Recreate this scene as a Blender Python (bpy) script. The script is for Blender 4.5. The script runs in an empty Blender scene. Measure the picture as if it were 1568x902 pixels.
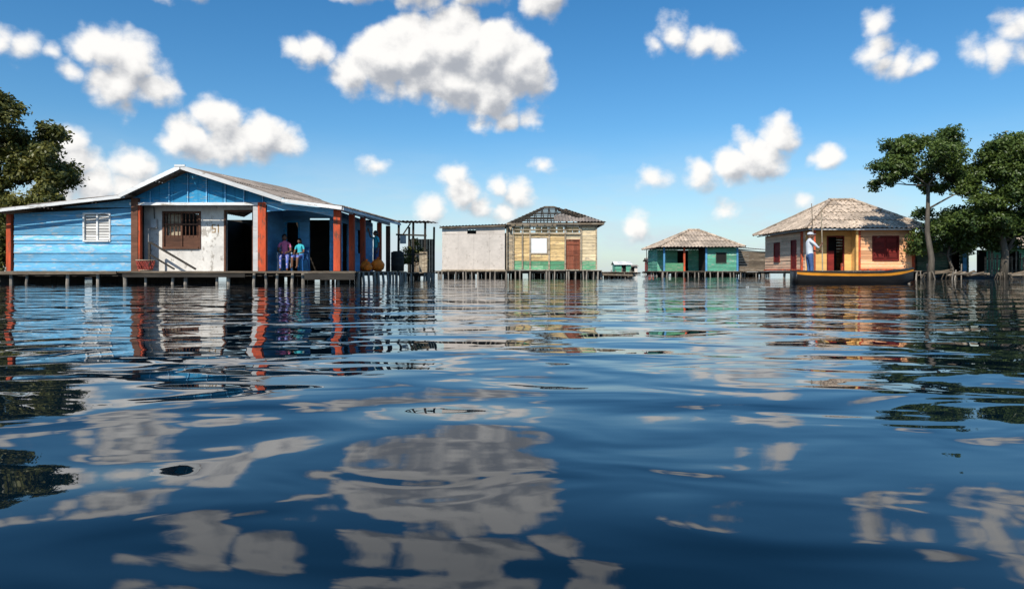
import bpy, math, random
import numpy as np
from mathutils import Vector, Matrix
random.seed(7)
rng = np.random.default_rng(7)
scene = bpy.context.scene
scene.view_settings.view_transform = 'Standard'
scene.view_settings.look = 'None'
scene.view_settings.exposure = 0
COL = scene.collection
WZ = .12   # water level

# ------------------------------------------------------------------ materials
class NT:
    def __init__(s, tree):
        s.t = tree
    def n(s, typ, **kw):
        nd = s.t.nodes.new(typ)
        for k, v in kw.items():
            setattr(nd, k, v)
        return nd
    def l(s, a, b):
        s.t.links.new(a, b)
    def val(s, sock, v):
        if isinstance(v, bpy.types.NodeSocket):
            s.l(v, sock)
        else:
            sock.default_value = v
    def math(s, op, a, b=None, c=None, clamp=False):
        nd = s.n('ShaderNodeMath', operation=op, use_clamp=clamp)
        s.val(nd.inputs[0], a)
        if b is not None: s.val(nd.inputs[1], b)
        if c is not None: s.val(nd.inputs[2], c)
        return nd.outputs[0]
    def vmath(s, op, a, b=None):
        nd = s.n('ShaderNodeVectorMath', operation=op)
        s.val(nd.inputs[0], a)
        if b is not None: s.val(nd.inputs[1], b)
        return nd.outputs['Value'] if op in ('DISTANCE', 'LENGTH', 'DOT_PRODUCT') else nd.outputs['Vector']
    def noise(s, vec, scale, detail=4, rough=.5, dist=0.0):
        nd = s.n('ShaderNodeTexNoise')
        s.l(vec, nd.inputs['Vector'])
        nd.inputs['Scale'].default_value = scale
        nd.inputs['Detail'].default_value = detail
        nd.inputs['Roughness'].default_value = rough
        nd.inputs['Distortion'].default_value = dist
        return nd
    def maprange(s, v, a, b, c, d, smooth=False):
        nd = s.n('ShaderNodeMapRange')
        if smooth: nd.interpolation_type = 'SMOOTHSTEP'
        s.val(nd.inputs[0], v)
        for i, x in enumerate((a, b, c, d)):
            s.val(nd.inputs[1 + i], x)
        return nd.outputs[0]
    def mixc(s, fac, a, b, blend='MIX'):
        nd = s.n('ShaderNodeMix', data_type='RGBA', blend_type=blend)
        s.val(nd.inputs[0], fac)
        for i, x in ((6, a), (7, b)):
            if isinstance(x, tuple): x = (*x[:3], 1)
            s.val(nd.inputs[i], x)
        return nd.outputs[2]

MATS = {}
def paint(name, col, rough=.75, stain=.4, wear=None, amount=.0, stretch=(.5, .5, 2.5), bump=.004, spec=.3, tintv=.5, fine=9.0):
    if name in MATS: return MATS[name]
    m = bpy.data.materials.new(name); m.use_nodes = True
    t = NT(m.node_tree); m.node_tree.nodes.clear()
    out = t.n('ShaderNodeOutputMaterial'); b = t.n('ShaderNodeBsdfPrincipled')
    t.l(b.outputs[0], out.inputs[0])
    tc = t.n('ShaderNodeTexCoord'); mp = t.n('ShaderNodeMapping')
    mp.inputs['Scale'].default_value = stretch
    t.l(tc.outputs['Object'], mp.inputs[0])
    n1 = t.noise(mp.outputs[0], 1.6, 5, .6); n2 = t.noise(mp.outputs[0], fine, 5, .65)
    at = t.n('ShaderNodeAttribute', attribute_name='tint')
    f1 = t.maprange(n1.outputs[0], .3, .7, 1 - stain, 1 + stain * .5)
    f2 = t.maprange(n2.outputs[0], .3, .7, 1 - stain * .6, 1 + stain * .3)
    f3 = t.maprange(at.outputs['Fac'], 0, 1, 1 - tintv * .6, 1 + tintv * .4)
    f = t.math('MULTIPLY', t.math('MULTIPLY', f1, f2), f3)
    c = t.mixc(1.0, tuple(col), (1, 1, 1), 'MULTIPLY')
    if wear:
        n3 = t.noise(mp.outputs[0], fine * .55, 7, .7)
        w = t.maprange(t.math('ADD', n3.outputs[0], t.math('MULTIPLY', at.outputs['Fac'], .08)), .64 - amount * .3, .70 - amount * .3, 0, 1)
        c = t.mixc(w, c, tuple(wear))
    vm = t.n('ShaderNodeVectorMath', operation='SCALE')
    t.l(c, vm.inputs[0]); t.l(f, vm.inputs['Scale'])
    t.l(vm.outputs[0], b.inputs['Base Color'])
    b.inputs['Roughness'].default_value = rough
    b.inputs['Specular IOR Level'].default_value = spec
    bp = t.n('ShaderNodeBump'); bp.inputs['Distance'].default_value = bump
    t.l(n2.outputs[0], bp.inputs['Height']); t.l(bp.outputs[0], b.inputs['Normal'])
    MATS[name] = m
    return m

def leafmat(name, c1, c2):
    m = bpy.data.materials.new(name); m.use_nodes = True
    t = NT(m.node_tree); m.node_tree.nodes.clear()
    out = t.n('ShaderNodeOutputMaterial'); b = t.n('ShaderNodeBsdfPrincipled')
    at = t.n('ShaderNodeAttribute', attribute_name='tint')
    c = t.mixc(at.outputs['Fac'], c1, c2)
    t.l(c, b.inputs['Base Color']); b.inputs['Roughness'].default_value = .45
    tr = t.n('ShaderNodeBsdfTranslucent'); t.l(c, tr.inputs[0])
    mx = t.n('ShaderNodeMixShader'); mx.inputs[0].default_value = .35
    t.l(b.outputs[0], mx.inputs[1]); t.l(tr.outputs[0], mx.inputs[2]); t.l(mx.outputs[0], out.inputs[0])
    return m

WOOD = (.19, .145, .10)
M_blue = paint('blue_painted_planks', (.17, .50, .78), stain=.32, wear=(.45, .56, .62), amount=.24)
M_dkblue = paint('dark_blue_paint', (.03, .27, .50), stain=.3, wear=(.2, .32, .38), amount=.08)
M_inblue = paint('veranda_blue_plaster', (.12, .38, .66), stain=.3)
M_white = paint('whitewashed_plaster', (.76, .72, .66), stain=.22, wear=(.42, .38, .33), amount=.12, stretch=(1, 1, .7), tintv=.1)
M_trim = paint('white_trim', (.76, .76, .74), stain=.2, wear=(.35, .3, .24), amount=.08)
M_red = paint('red_painted_post', (.60, .09, .03), stain=.4, wear=(.20, .08, .05), amount=.2, stretch=(2, 2, .5))
M_brown = paint('brown_wood', (.16, .07, .04), stain=.45)
M_wood = paint('weathered_wood', WOOD, stain=.55, wear=(.3, .26, .2), amount=.15)
M_pale = paint('pale_wood', (.45, .37, .26), stain=.45, wear=(.2, .15, .1), amount=.15)
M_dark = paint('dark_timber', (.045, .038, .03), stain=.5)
M_stilt = paint('stilt_wood', (.34, .30, .25), stain=.55, stretch=(3, 3, .8))
M_roofg = paint('corrugated_cement_roof', (.36, .30, .25), stain=.45, wear=(.15, .11, .08), amount=.15, stretch=(1, 1, 1), tintv=.6)
M_roofo = paint('beige_corrugated_roof', (.58, .46, .35), stain=.35, wear=(.22, .17, .12), amount=.2, stretch=(1, 1, 1), tintv=.6)
M_grey = paint('pale_boarding', (.66, .59, .52), stain=.16, wear=(.5, .44, .38), amount=.05, stretch=(.7, .7, .7), tintv=.35)
M_yel = paint('straw_yellow_planks', (.80, .56, .26), stain=.35, wear=(.4, .3, .18), amount=.2)
M_cream = paint('cream_planks', (.80, .64, .40), stain=.3, wear=(.42, .35, .25), amount=.15)
M_green = paint('green_painted_planks', (.12, .36, .19), stain=.35, wear=(.35, .4, .28), amount=.2)
M_teal = paint('teal_painted_wall', (.12, .42, .28), stain=.35, wear=(.35, .42, .34), amount=.14)
M_dkgreen = paint('mossy_green_planks', (.09, .16, .11), stain=.5, wear=(.24, .24, .19), amount=.2)
M_oran = paint('orange_painted_planks', (.88, .44, .22), stain=.2, wear=(.78, .52, .33), amount=.12)
M_peach = paint('peach_painted_planks', (.88, .56, .36), stain=.2, wear=(.65, .52, .36), amount=.12)
M_yellowp = paint('yellow_plaster', (.84, .50, .17), stain=.22)
M_shut = paint('dark_red_shutter', (.20, .02, .015), stain=.4)
M_door = paint('red_brown_door', (.28, .085, .045), stain=.4)
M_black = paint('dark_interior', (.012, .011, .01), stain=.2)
M_cloth = paint('white_curtain', (.70, .68, .64), stain=.15)
M_ochre = paint('ochre_number_paint', (.35, .2, .05), stain=.1)
M_mud = paint('mud', (.055, .045, .03), stain=.5, stretch=(1, 1, 1), bump=.05, fine=4)
M_bark = paint('bark', (.13, .11, .085), stain=.5, stretch=(3, 3, .6), bump=.02)
M_hull = paint('black_hull_paint', (.018, .016, .015), rough=.4, stain=.4, spec=.5)
M_hully = paint('orange_gunwale_paint', (.70, .27, .02), rough=.5, stain=.35)
M_boatin = paint('boat_inside', (.22, .15, .09), stain=.4)
M_plastic = paint('white_plastic', (.7, .7, .68), rough=.4, stain=.08)
M_bplastic = paint('blue_plastic', (.02, .11, .32), rough=.4, stain=.15)
M_orangep = paint('orange_fabric', (.90, .20, .015), rough=.6, stain=.2)
M_skin = paint('brown_skin', (.20, .10, .058), rough=.55, stain=.08, bump=.0003)
M_hair = paint('black_hair', (.012, .010, .009), rough=.5, stain=.2)
M_shirtw = paint('white_shirt', (.62, .66, .70), stain=.12)
M_jean = paint('blue_jeans', (.06, .12, .28), stain=.3)
M_pink = paint('pink_blouse', (.80, .20, .38), stain=.2)
M_floral = paint('floral_skirt', (.10, .18, .60), stain=.3, wear=(.75, .6, .65), amount=.25, fine=40, stretch=(1, 1, 1))
M_turq = paint('turquoise_shirt', (.05, .48, .55), stain=.2)
M_lip = paint('lips', (.22, .06, .05), stain=.05)
M_eyew = paint('eye_white', (.7, .7, .68), stain=.02)
M_redh = paint('red_painted_boards', (.4, .07, .05), stain=.3)
L_dark = leafmat('mangrove_leaves', (.032, .066, .015), (.145, .20, .04))
L_light = leafmat('almond_leaves', (.060, .080, .018), (.26, .24, .06))

# ------------------------------------------------------------------ geometry accumulators
class Acc:
    def __init__(s, name, mat):
        s.name, s.mat = name, mat
        s.v, s.f, s.t = [], [], []
        s.smooth = False
    def add(s, verts, faces, tint=None):
        o = len(s.v)
        s.v.extend([tuple(p) for p in verts])
        s.f.extend([tuple(i + o for i in f) for f in faces])
        tt = random.random() if tint is None else tint
        s.t.extend([tt] * len(faces))
    def hexa(s, a, b, tint=None):
        s.add(list(a) + list(b), [(0, 1, 2, 3), (7, 6, 5, 4), (0, 4, 5, 1), (1, 5, 6, 2), (2, 6, 7, 3), (3, 7, 4, 0)], tint)
    def box(s, x0, x1, y0, y1, z0, z1, tint=None):
        s.hexa([(x0, y0, z0), (x1, y0, z0), (x1, y0, z1), (x0, y0, z1)], [(x0, y1, z0), (x1, y1, z0), (x1, y1, z1), (x0, y1, z1)], tint)
    def obox(s, O, d, n, a0, a1, z0, z1, n0, n1, tint=None):
        O, d, n = Vector(O), Vector(d), Vector(n)
        def P(a, z, k):
            p = O + d * a + n * k
            return (p.x, p.y, z)
        s.hexa([P(a0, z0, n1), P(a1, z0, n1), P(a1, z1, n1), P(a0, z1, n1)], [P(a0, z0, n0), P(a1, z0, n0), P(a1, z1, n0), P(a0, z1, n0)], tint)
    def beam(s, p, q, w, h, tint=None):
        p, q = Vector(p), Vector(q)
        d = (q - p).normalized()
        side = d.cross(Vector((0, 0, 1)))
        if side.length < 1e-3: side = Vector((1, 0, 0))
        side.normalize(); up = side.cross(d).normalized()
        side *= w / 2; up *= h / 2
        s.hexa([p - side - up, p + side - up, p + side + up, p - side + up], [q - side - up, q + side - up, q + side + up, q - side + up], tint)
    def tube(s, pts, rad, n=8, tint=None):
        pts = [Vector(p) for p in pts]
        if not hasattr(rad, '__len__'): rad = [rad] * len(pts)
        V, F = [], []
        ref = None
        for i, p in enumerate(pts):
            a = pts[max(0, i - 1)]; b = pts[min(len(pts) - 1, i + 1)]
            d = (b - a).normalized()
            if ref is None:
                ref = d.orthogonal().normalized()
            else:
                ref = (ref - d * ref.dot(d))
                ref = ref.normalized() if ref.length > 1e-5 else d.orthogonal().normalized()
            o = d.cross(ref)
            for k in range(n):
                th = 2 * math.pi * k / n
                V.append(p + (ref * math.cos(th) + o * math.sin(th)) * rad[i])
        for i in range(len(pts) - 1):
            for k in range(n):
                k2 = (k + 1) % n
                F.append((i * n + k, i * n + k2, (i + 1) * n + k2, (i + 1) * n + k))
        F.append(tuple(range(n - 1, -1, -1))); m = (len(pts) - 1) * n
        F.append(tuple(range(m, m + n)))
        s.add(V, F, tint)
    def ell(s, c, r, nu=14, nv=9, rot=None, fn=None, tint=None, vmin=-1.0):
        V, F = [], []
        for j in range(nv + 1):
            ph = -math.pi / 2 * (-vmin) + (math.pi / 2 + math.pi / 2 * (-vmin)) * j / nv
            for i in range(nu):
                th = 2 * math.pi * i / nu
                p = Vector((math.cos(ph) * math.cos(th), math.cos(ph) * math.sin(th), math.sin(ph)))
                if fn: p = fn(p)
                p = Vector((p.x * r[0], p.y * r[1], p.z * r[2]))
                if rot: p = rot @ p
                V.append(p + Vector(c))
        for j in range(nv):
            for i in range(nu):
                i2 = (i + 1) % nu
                F.append((j * nu + i, j * nu + i2, (j + 1) * nu + i2, (j + 1) * nu + i))
        s.add(V, F, tint)
    def make(s, parent=None, M=None):
        me = bpy.data.meshes.new(s.name)
        me.from_pydata(s.v, [], s.f)
        at = me.attributes.new('tint', 'FLOAT', 'FACE')
        at.data.foreach_set('value', np.array(s.t, dtype=np.float32))
        me.materials.append(s.mat)
        if s.smooth:
            me.polygons.foreach_set('use_smooth', [True] * len(me.polygons))
        me.update()
        ob = bpy.data.objects.new(s.name, me)
        COL.objects.link(ob)
        if parent is not None: ob.parent = parent
        if M is not None: me.transform(M)
        return ob

class Thing:
    def __init__(s, name, loc=(0, 0, 0)):
        s.e = bpy.data.objects.new(name, None)
        s.e.empty_display_size = .2
        COL.objects.link(s.e)
        s.a = {}
    def acc(s, name, mat, smooth=False):
        if name not in s.a:
            s.a[name] = Acc(name, mat); s.a[name].smooth = smooth
        return s.a[name]
    def done(s, M=None):
        for a in s.a.values():
            if a.f: a.make(s.e, M)
        return s.e

X, Y, NY, NX = (1, 0, 0), (0, 1, 0), (0, -1, 0), (-1, 0, 0)

def plank_wall(acc, O, d, n, L, z0, top, openings=(), ph=.2, thick=.025, lap=.02, gap=.006, maxlen=3.0, jit=.006):
    if not callable(top):
        tv = top; top = lambda a: tv
    zmax = max(top(0), top(L), top(L / 2))
    zs = [z0]
    z = z0
    while z < zmax - .03:
        z += ph * random.uniform(.92, 1.08); zs.append(min(z, zmax))
    for o in openings:
        zs += [o[2], o[3]]
    zs = sorted(set(round(q, 3) for q in zs if z0 <= q <= zmax))
    O, d, n = Vector(O), Vector(d), Vector(n)
    for za, zb in zip(zs[:-1], zs[1:]):
        if zb - za < .012: continue
        zm = (za + zb) / 2
        cuts = [(o[0], o[1]) for o in openings if o[2] < zm < o[3]]
        segs, cur = [], 0.0
        for c0, c1 in sorted(cuts):
            if c0 > cur: segs.append((cur, c0))
            cur = c1
        if cur < L: segs.append((cur, L))
        for s0, s1 in segs:
            a = s0
            while a < s1 - .01:
                b = s1 if (s1 - a) < maxlen * 1.2 else a + maxlen * random.uniform(.6, 1.0)
                ta, tb = top(a), top(b)
                aa, bb = a, b
                if ta <= za and tb <= za: a = b; continue
                if ta <= za: aa = a + (b - a) * (za - ta) / (tb - ta)
                if tb <= za: bb = a + (b - a) * (ta - za) / (ta - tb)
                g = gap / 2; off = random.uniform(0, jit)
                z1a, z1b = min(zb - g, top(aa)), min(zb - g, top(bb))
                def P(q, zz, k):
                    p = O + d * q + n * k; return (p.x, p.y, zz)
                acc.hexa([P(aa + g, za + g, off + lap), P(bb - g, za + g, off + lap), P(bb - g, max(z1b, za + g), off), P(aa + g, max(z1a, za + g), off)],
                         [P(aa + g, za + g, off - thick), P(bb - g, za + g, off - thick), P(bb - g, max(z1b, za + g), off - thick), P(aa + g, max(z1a, za + g), off - thick)])
                a = b

def backing(acc, O, d, n, L, z0, top, openings=(), back=.09):
    O2 = Vector(O) - Vector(n) * back
    plank_wall(acc, O2, d, n, L, z0, top, openings, ph=9, thick=.05, lap=0, gap=0, maxlen=99, jit=0)

def vboards(acc, O, d, n, L, z0, top, w=.16, thick=.025):
    if not callable(top):
        tv = top; top = lambda a: tv
    O, d, n = Vector(O), Vector(d), Vector(n)
    a = 0
    while a < L - .01:
        b = min(L, a + w * random.uniform(.85, 1.15)); k = random.uniform(0, .012)
        def P(q, zz, kk):
            p = O + d * q + n * kk; return (p.x, p.y, zz)
        acc.hexa([P(a + .004, z0, k), P(b - .004, z0, k), P(b - .004, top(b), k), P(a + .004, top(a), k)],
                 [P(a + .004, z0, k - thick), P(b - .004, z0, k - thick), P(b - .004, top(b), k - thick), P(a + .004, top(a), k - thick)])
        a = b

def frame(acc, O, d, n, a0, a1, z0, z1, w=.07, pr=.05, sill=True):
    acc.obox(O, d, n, a0 - w, a0, z0 - w, z1 + w, -.05, pr)
    acc.obox(O, d, n, a1, a1 + w, z0 - w, z1 + w, -.05, pr)
    acc.obox(O, d, n, a0, a1, z1, z1 + w, -.05, pr)
    if sill: acc.obox(O, d, n, a0, a1, z0 - w, z0, -.05, pr + .03)

def corr(acc, O, e, sl, L, hmax, wave=.2, amp=.025, row=1.5, colw=.9):
    O, e, sl = Vector(O), Vector(e).normalized(), Vector(sl).normalized()
    n = e.cross(sl).normalized()
    if n.z < 0: n = -n
    N = max(4, int(L / wave * 6))
    hm = max(hmax(L * i / 40) for i in range(41))
    rows = int(math.ceil(hm / row))
    tints = {}; tt = {}
    for r in range(rows):
        V, F, T = [], [], []
        r0, r1 = r * row, (r + 1) * row + .05
        for i in range(N + 1):
            a = L * i / N
            w = amp * math.sin(2 * math.pi * a / wave)
            cidx = int(a / colw)
            tints.setdefault((r, cidx), random.uniform(-.03, .03))
            h = hmax(a)
            v0 = min(r0 + tints[(r, cidx)], h) if r > 0 else -abs(tints[(r, cidx)]) * 1.5
            v1 = min(r1, h)
            V.append(O + e * a + sl * v0 + n * (w + .035)); V.append(O + e * a + sl * v1 + n * (w + 0.0))
        base = len(acc.v)
        for i in range(N):
            a = L * (i + .5) / N
            if hmax(a) <= r0 + .01: continue
            tt.setdefault((r, int(a / colw)), random.random())
            F.append((i * 2, i * 2 + 2, i * 2 + 3, i * 2 + 1)); T.append(tt[(r, int(a / colw))])
        acc.v.extend([tuple(p) for p in V]); acc.f.extend([tuple(k + base for k in f) for f in F]); acc.t.extend(T)

def bilin(acc, p00, p10, p11, p01, wave=.2, amp=.025, rows=3):
    p00, p10, p11, p01 = map(Vector, (p00, p10, p11, p01))
    L = (p10 - p00).length; N = int(L / wave * 6)
    n = (p10 - p00).cross(p01 - p00).normalized()
    if n.z < 0: n = -n
    for r in range(rows):
        base = len(acc.v); V, F, T = [], [], []; tt = {}
        for i in range(N + 1):
            u = i / N; w = amp * math.sin(2 * math.pi * u * L / wave)
            lo = p00.lerp(p10, u); hi = p01.lerp(p11, u)
            V.append(lo.lerp(hi, r / rows) + n * (w + .03)); V.append(lo.lerp(hi, min(1, (r + 1.03) / rows)) + n * w)
        for i in range(N):
            tt.setdefault(i // 28, random.random())
            F.append((i * 2, i * 2 + 2, i * 2 + 3, i * 2 + 1)); T.append(tt[i // 28])
        acc.v.extend([tuple(p) for p in V]); acc.f.extend([tuple(k + base for k in f) for f in F]); acc.t.extend(T)

def deck(T, x0, x1, y0, y1, z, stilt_front=.9, ragged=.08, right_edge=True, thick=.04, shade_skirt=None):
    pl = T.acc('deck_planks', M_wood); st = T.acc('stilts', M_stilt); bm_ = T.acc('deck_beams', M_dark)
    x = x0
    while x < x1:
        w = random.uniform(.14, .24)
        pl.box(x, min(x + w - .012, x1), y0 - random.uniform(0, ragged), y1, z - thick + random.uniform(-.006, .0), z + random.uniform(0, .012))
        x += w
    bm_.box(x0 + .05, x1 - .05, y0 + .08, y0 + .16, z - .16, z - thick - .008)
    bm_.box(x0 + .05, x1 - .05, y1 - .3, y1 - .22, z - .16, z - thick - .008)
    bm_.box(x0 + .05, x1 - .05, y0 + 1.2, y0 + 1.28, z - .2, z - thick - .008)
    if shade_skirt:   # dark boards added to stand in for the shade under the house
        sk = T.acc('underfloor_shade_boards', M_dark); x = x0 + .3
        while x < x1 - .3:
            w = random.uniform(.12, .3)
            if random.random() < .93: sk.box(x, x + w - .01, y0 + shade_skirt, y0 + shade_skirt + .03, -.2, z - thick - .03 - random.uniform(0, .02))
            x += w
    x = x0 + .15
    while x < x1:
        for yy, r in ((y0 + .12, .05), ((y0 + y1) / 2, .06), (y0 + (y1 - y0) * .2, .05)):
            if random.random() < .12: continue
            dx = random.uniform(-.07, .07); rr = r * random.uniform(.7, 1.25)
            xx = x + random.uniform(-.15, .15)
            st.tube([(xx, yy - .1, z - .03), (xx + dx, yy + random.uniform(-.05, .05) - .1, -.4)], [rr, rr * 1.1], 7)
        x += stilt_front * random.uniform(.5, 1.4)
    if right_edge:
        y = y0 + .4
        bm_.box(x1 - .12, x1 - .06, y0 + .2, y1 - .35, z - .15, z - thick - .01)
        while y < y1:
            rr = random.uniform(.04, .07)
            st.tube([(x1 - .02, y, z - .03), (x1 + random.uniform(-.08, .08), y, -.4)], rr, 7)
            y += stilt_front * random.uniform(.8, 1.6)

# ================================================================== BLUE HOUSE
H = Thing('blue_plank_house')
fl = .54
FY = 22.7
wb = H.acc('blue_plank_walls', M_blue); bk = H.acc('wall_backing', M_dark)
topL = lambda a: 2.45 + (2.93 - 2.45) * a / 3.97
op = [(2.35, 3.17, 1.56, 2.42)]
plank_wall(wb, (-16.55, FY, 0), X, NY, 3.97, fl, topL, op, ph=.31, lap=.03, maxlen=4.2)
backing(bk, (-16.55, FY, 0), X, NY, 3.97, fl, topL, op)
fr = H.acc('window_frames', M_trim)
frame(fr, (-16.55, FY, 0), X, NY, 2.35, 3.17, 1.56, 2.42, .05, .05)
cu = H.acc('louvre_slats', M_cloth)
for i in range(2):
    for k in range(9):
        z = 1.58 + k * .093
        a0 = 2.37 + i * .42
        cu.obox((-16.55, FY, 0), X, NY, a0, a0 + .37, z, z + .07, -.05, -.02)
fr.obox((-16.55, FY, 0), X, NY, 2.74, 2.79, 1.56, 2.42, -.04, .03)
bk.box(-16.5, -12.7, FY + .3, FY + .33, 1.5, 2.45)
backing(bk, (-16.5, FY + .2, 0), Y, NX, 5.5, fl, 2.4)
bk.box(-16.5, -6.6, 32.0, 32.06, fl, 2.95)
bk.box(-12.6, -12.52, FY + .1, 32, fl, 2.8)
po = H.acc('red_posts', M_red); pb = H.acc('brown_posts', M_brown)
pb.box(-12.56, -12.34, 22.50, 22.68, fl, 2.95)
po.box(-12.33, -12.27, 22.52, 22.66, fl, 2.7)
po.box(-16.75, -16.6, 22.6, 22.75, fl, 2.42)
po.box(-8.38, -8.12, 22.50, 22.68, fl, 2.80)
H.acc('grey_trim', M_trim).box(-8.56, -8.40, 22.56, 22.66, fl, 2.78)
po.box(-5.90, -5.68, 22.55, 22.73, fl, 2.56)
for yy, m in ((24.6, po), (26.4, po), (29.7, po), (31.8, pb)):
    m.box(-5.88, -5.70, yy, yy + .2, fl, 2.66)
W0 = (-12.5, 23.2, 0)
ww = H.acc('white_plaster_wall', M_white)
dop = [(2.78, 3.68, fl, 2.55), (.70, 1.86, 1.36, 2.5)]
plank_wall(ww, W0, X, NY, 4.15, fl, 2.95, dop, ph=9, lap=0, gap=0, maxlen=99, thick=.12)
wf = H.acc('wooden_window', M_brown)
frame(wf, W0, X, NY, .70, 1.86, 1.36, 2.5, .07, .04)
wf.obox(W0, X, NY, 1.25, 1.31, 1.36, 2.5, -.06, .03)
wf.obox(W0, X, NY, .70, 1.25, 1.36, 1.75, -.07, -.01); wf.obox(W0, X, NY, 1.31, 1.86, 1.36, 1.75, -.07, -.01)
for k in range(9):
    a = .76 + k * .13
    wf.tube([(W0[0] + a, 23.21, 1.7), (W0[0] + a, 23.21, 2.5)], .016, 6)
wf.obox(W0, X, NY, .70, 1.25, 2.1, 2.15, -.05, .02); wf.obox(W0, X, NY, 1.31, 1.86, 2.1, 2.15, -.05, .02)
H.acc('curtain', M_pale).obox(W0, X, NY, .72, 1.22, 1.76, 2.49, -.2, -.17)
frame(wf, W0, X, NY, 2.78, 3.68, fl, 2.55, .06, .03, sill=False)
H.acc('blue_dado', M_inblue).obox(W0, X, NY, 3.76, 4.15, fl, 2.7, .002, .02)
nb = H.acc('house_number', M_ochre)
def seg(x, z, w, h): nb.obox(W0, X, NY, x, x + w, z, z + h, .0, .012)
seg(2.30, 2.10, .13, .03); seg(2.30, 1.99, .03, .11); seg(2.30, 1.97, .13, .03); seg(2.40, 1.86, .03, .12); seg(2.30, 1.84, .13, .03)
seg(2.51, 1.84, .03, .29); seg(2.47, 2.07, .05, .03)
mb = H.acc('meter_box', M_trim); mb.obox(W0, X, NY, .28, .48, 2.0, 2.3, 0, .12)
H.acc('cable', M_dark).tube([(W0[0] + .38, 23.14, 2.3), (W0[0] + .36, 23.14, 2.7)], .012, 6)
H.acc('porch_side_wall', M_inblue).box(-8.36, -8.28, 22.75, 25.0, fl, 2.78)
VB = (-8.28, 24.7, 0)
vop = [(.12, .55, fl, 2.3), (.95, 1.68, fl, 2.45)]
plank_wall(H.acc('veranda_wall', M_inblue), VB, X, NY, 1.75, fl, 2.85, vop, ph=.5, lap=.004, gap=.002, thick=.08)
frame(H.acc('veranda_frames', M_dkblue), VB, X, NY, .12, .55, fl, 2.3, .05, .03, sill=False)
sv = H.acc('veranda_side_wall', M_inblue)
plank_wall(sv, (-6.53, 24.7, 0), Y, X, 7.3, fl, 2.8, [(1.6, 2.5, fl, 2.4), (4.2, 5.2, 1.3, 2.3)], ph=.35, lap=.01, thick=.06)
gw = H.acc('gable_boards', M_dkblue)
gt = lambda a: (2.96 + (3.84 - 2.96) * a / 1.87) if a < 1.87 else (3.84 - (3.84 - 2.86) * (a - 1.87) / 3.2)
vboards(gw, (-12.6, 22.66, 0), X, NY, 5.07, 2.80, gt, w=.42)
H.acc('grey_trim', M_trim).box(-12.62, -8.1, 22.52, 22.63, 2.71, 2.80)
gs = H.acc('gable_battens', M_blue)
for i in range(7):
    a = .6 + i * .62
    gs.obox((-12.6, 22.64, 0), X, NY, a, a + .03, 2.81, gt(a) - .06, 0, .03)
va = H.acc('veranda_valance', M_blue)
for i in range(12):
    a0 = i / 12; a1 = (i + 1) / 12
    x0 = -8.1 + 2.2 * a0; x1 = -8.1 + 2.2 * a1
    zt0 = 2.84 - .26 * a0; zt1 = 2.84 - .26 * a1
    zb0 = 2.62 - .18 * a0 + .12 * math.sin(math.pi * a0) - .12; zb1 = 2.62 - .18 * a1 + .12 * math.sin(math.pi * a1) - .12
    va.hexa([(x0, 22.56, zb0), (x1, 22.56, zb1), (x1, 22.56, zt1), (x0, 22.56, zt0)], [(x0, 22.6, zb0), (x1, 22.6, zb1), (x1, 22.6, zt1), (x0, 22.6, zt0)], .5)
H.acc('grey_trim', M_trim).beam((-5.75, 22.8, 2.62), (-5.75, 32, 2.76), .08, .14)
rf = H.acc('corrugated_roof', M_roofg)
bilin(rf, (-17.35, 22.15, 2.47), (-17.35, 28.5, 2.47), (-12.5, 28.5, 3.02), (-12.5, 22.15, 3.02), rows=3)
bilin(rf, (-12.75, 22.1, 2.99), (-12.75, 32.5, 3.1), (-10.73, 32.5, 4.35), (-10.73, 22.1, 3.93), rows=2)
bilin(rf, (-7.4, 22.1, 2.88), (-7.4, 32.5, 3.32), (-10.73, 32.5, 4.5), (-10.73, 22.1, 3.93), rows=2)
bilin(rf, (-5.5, 22.15, 2.62), (-5.4, 32.9, 2.90), (-7.42, 32.9, 3.30), (-7.42, 22.15, 2.87), rows=1)
fa = H.acc('white_fascia', M_trim)
fa.beam((-17.35, 22.11, 2.42), (-12.55, 22.11, 2.96), .03, .10)
fa.beam((-12.7, 22.06, 2.97), (-10.73, 22.06, 3.90), .03, .13)
fa.beam((-10.73, 22.06, 3.90), (-7.45, 22.06, 2.84), .03, .13)
fa.beam((-7.45, 22.06, 2.82), (-5.5, 22.06, 2.57), .03, .11)
fa.beam((-5.47, 22.1, 2.55), (-5.36, 32.9, 2.80), .03, .09)
fa.beam((-10.9, 22.05, 3.94), (-10.56, 22.05, 3.94), .04, .06)
hr = H.acc('stair_handrail', M_dark)
hr.beam((-12.0, 22.6, 1.5), (-10.4, 22.45, .6), .05, .06); hr.beam((-12.0, 22.6, .54), (-12.0, 22.6, 1.5), .06, .06)
hr.beam((-12.0, 22.55, 1.1), (-11.1, 22.45, .6), .04, .05)
deck(H, -17.9, -5.0, 21.9, 32.4, fl - .01, stilt_front=.62, shade_skirt=1.6)
sk = H.acc('deck_skirt_board', M_dark)
sk.box(-12.4, -8.5, 21.72, 21.78, .34, .48); sk.box(-6.6, -5.0, 21.7, 21.76, .26, .47)
H.acc('deck_planks', M_wood).beam((-17.8, 21.75, .47), (-12.6, 21.75, .49), .05, .10)
H.acc('deck_planks', M_wood).beam((-12.5, 21.72, .51), (-5.0, 21.72, .5), .06, .06)
H.done()

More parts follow.
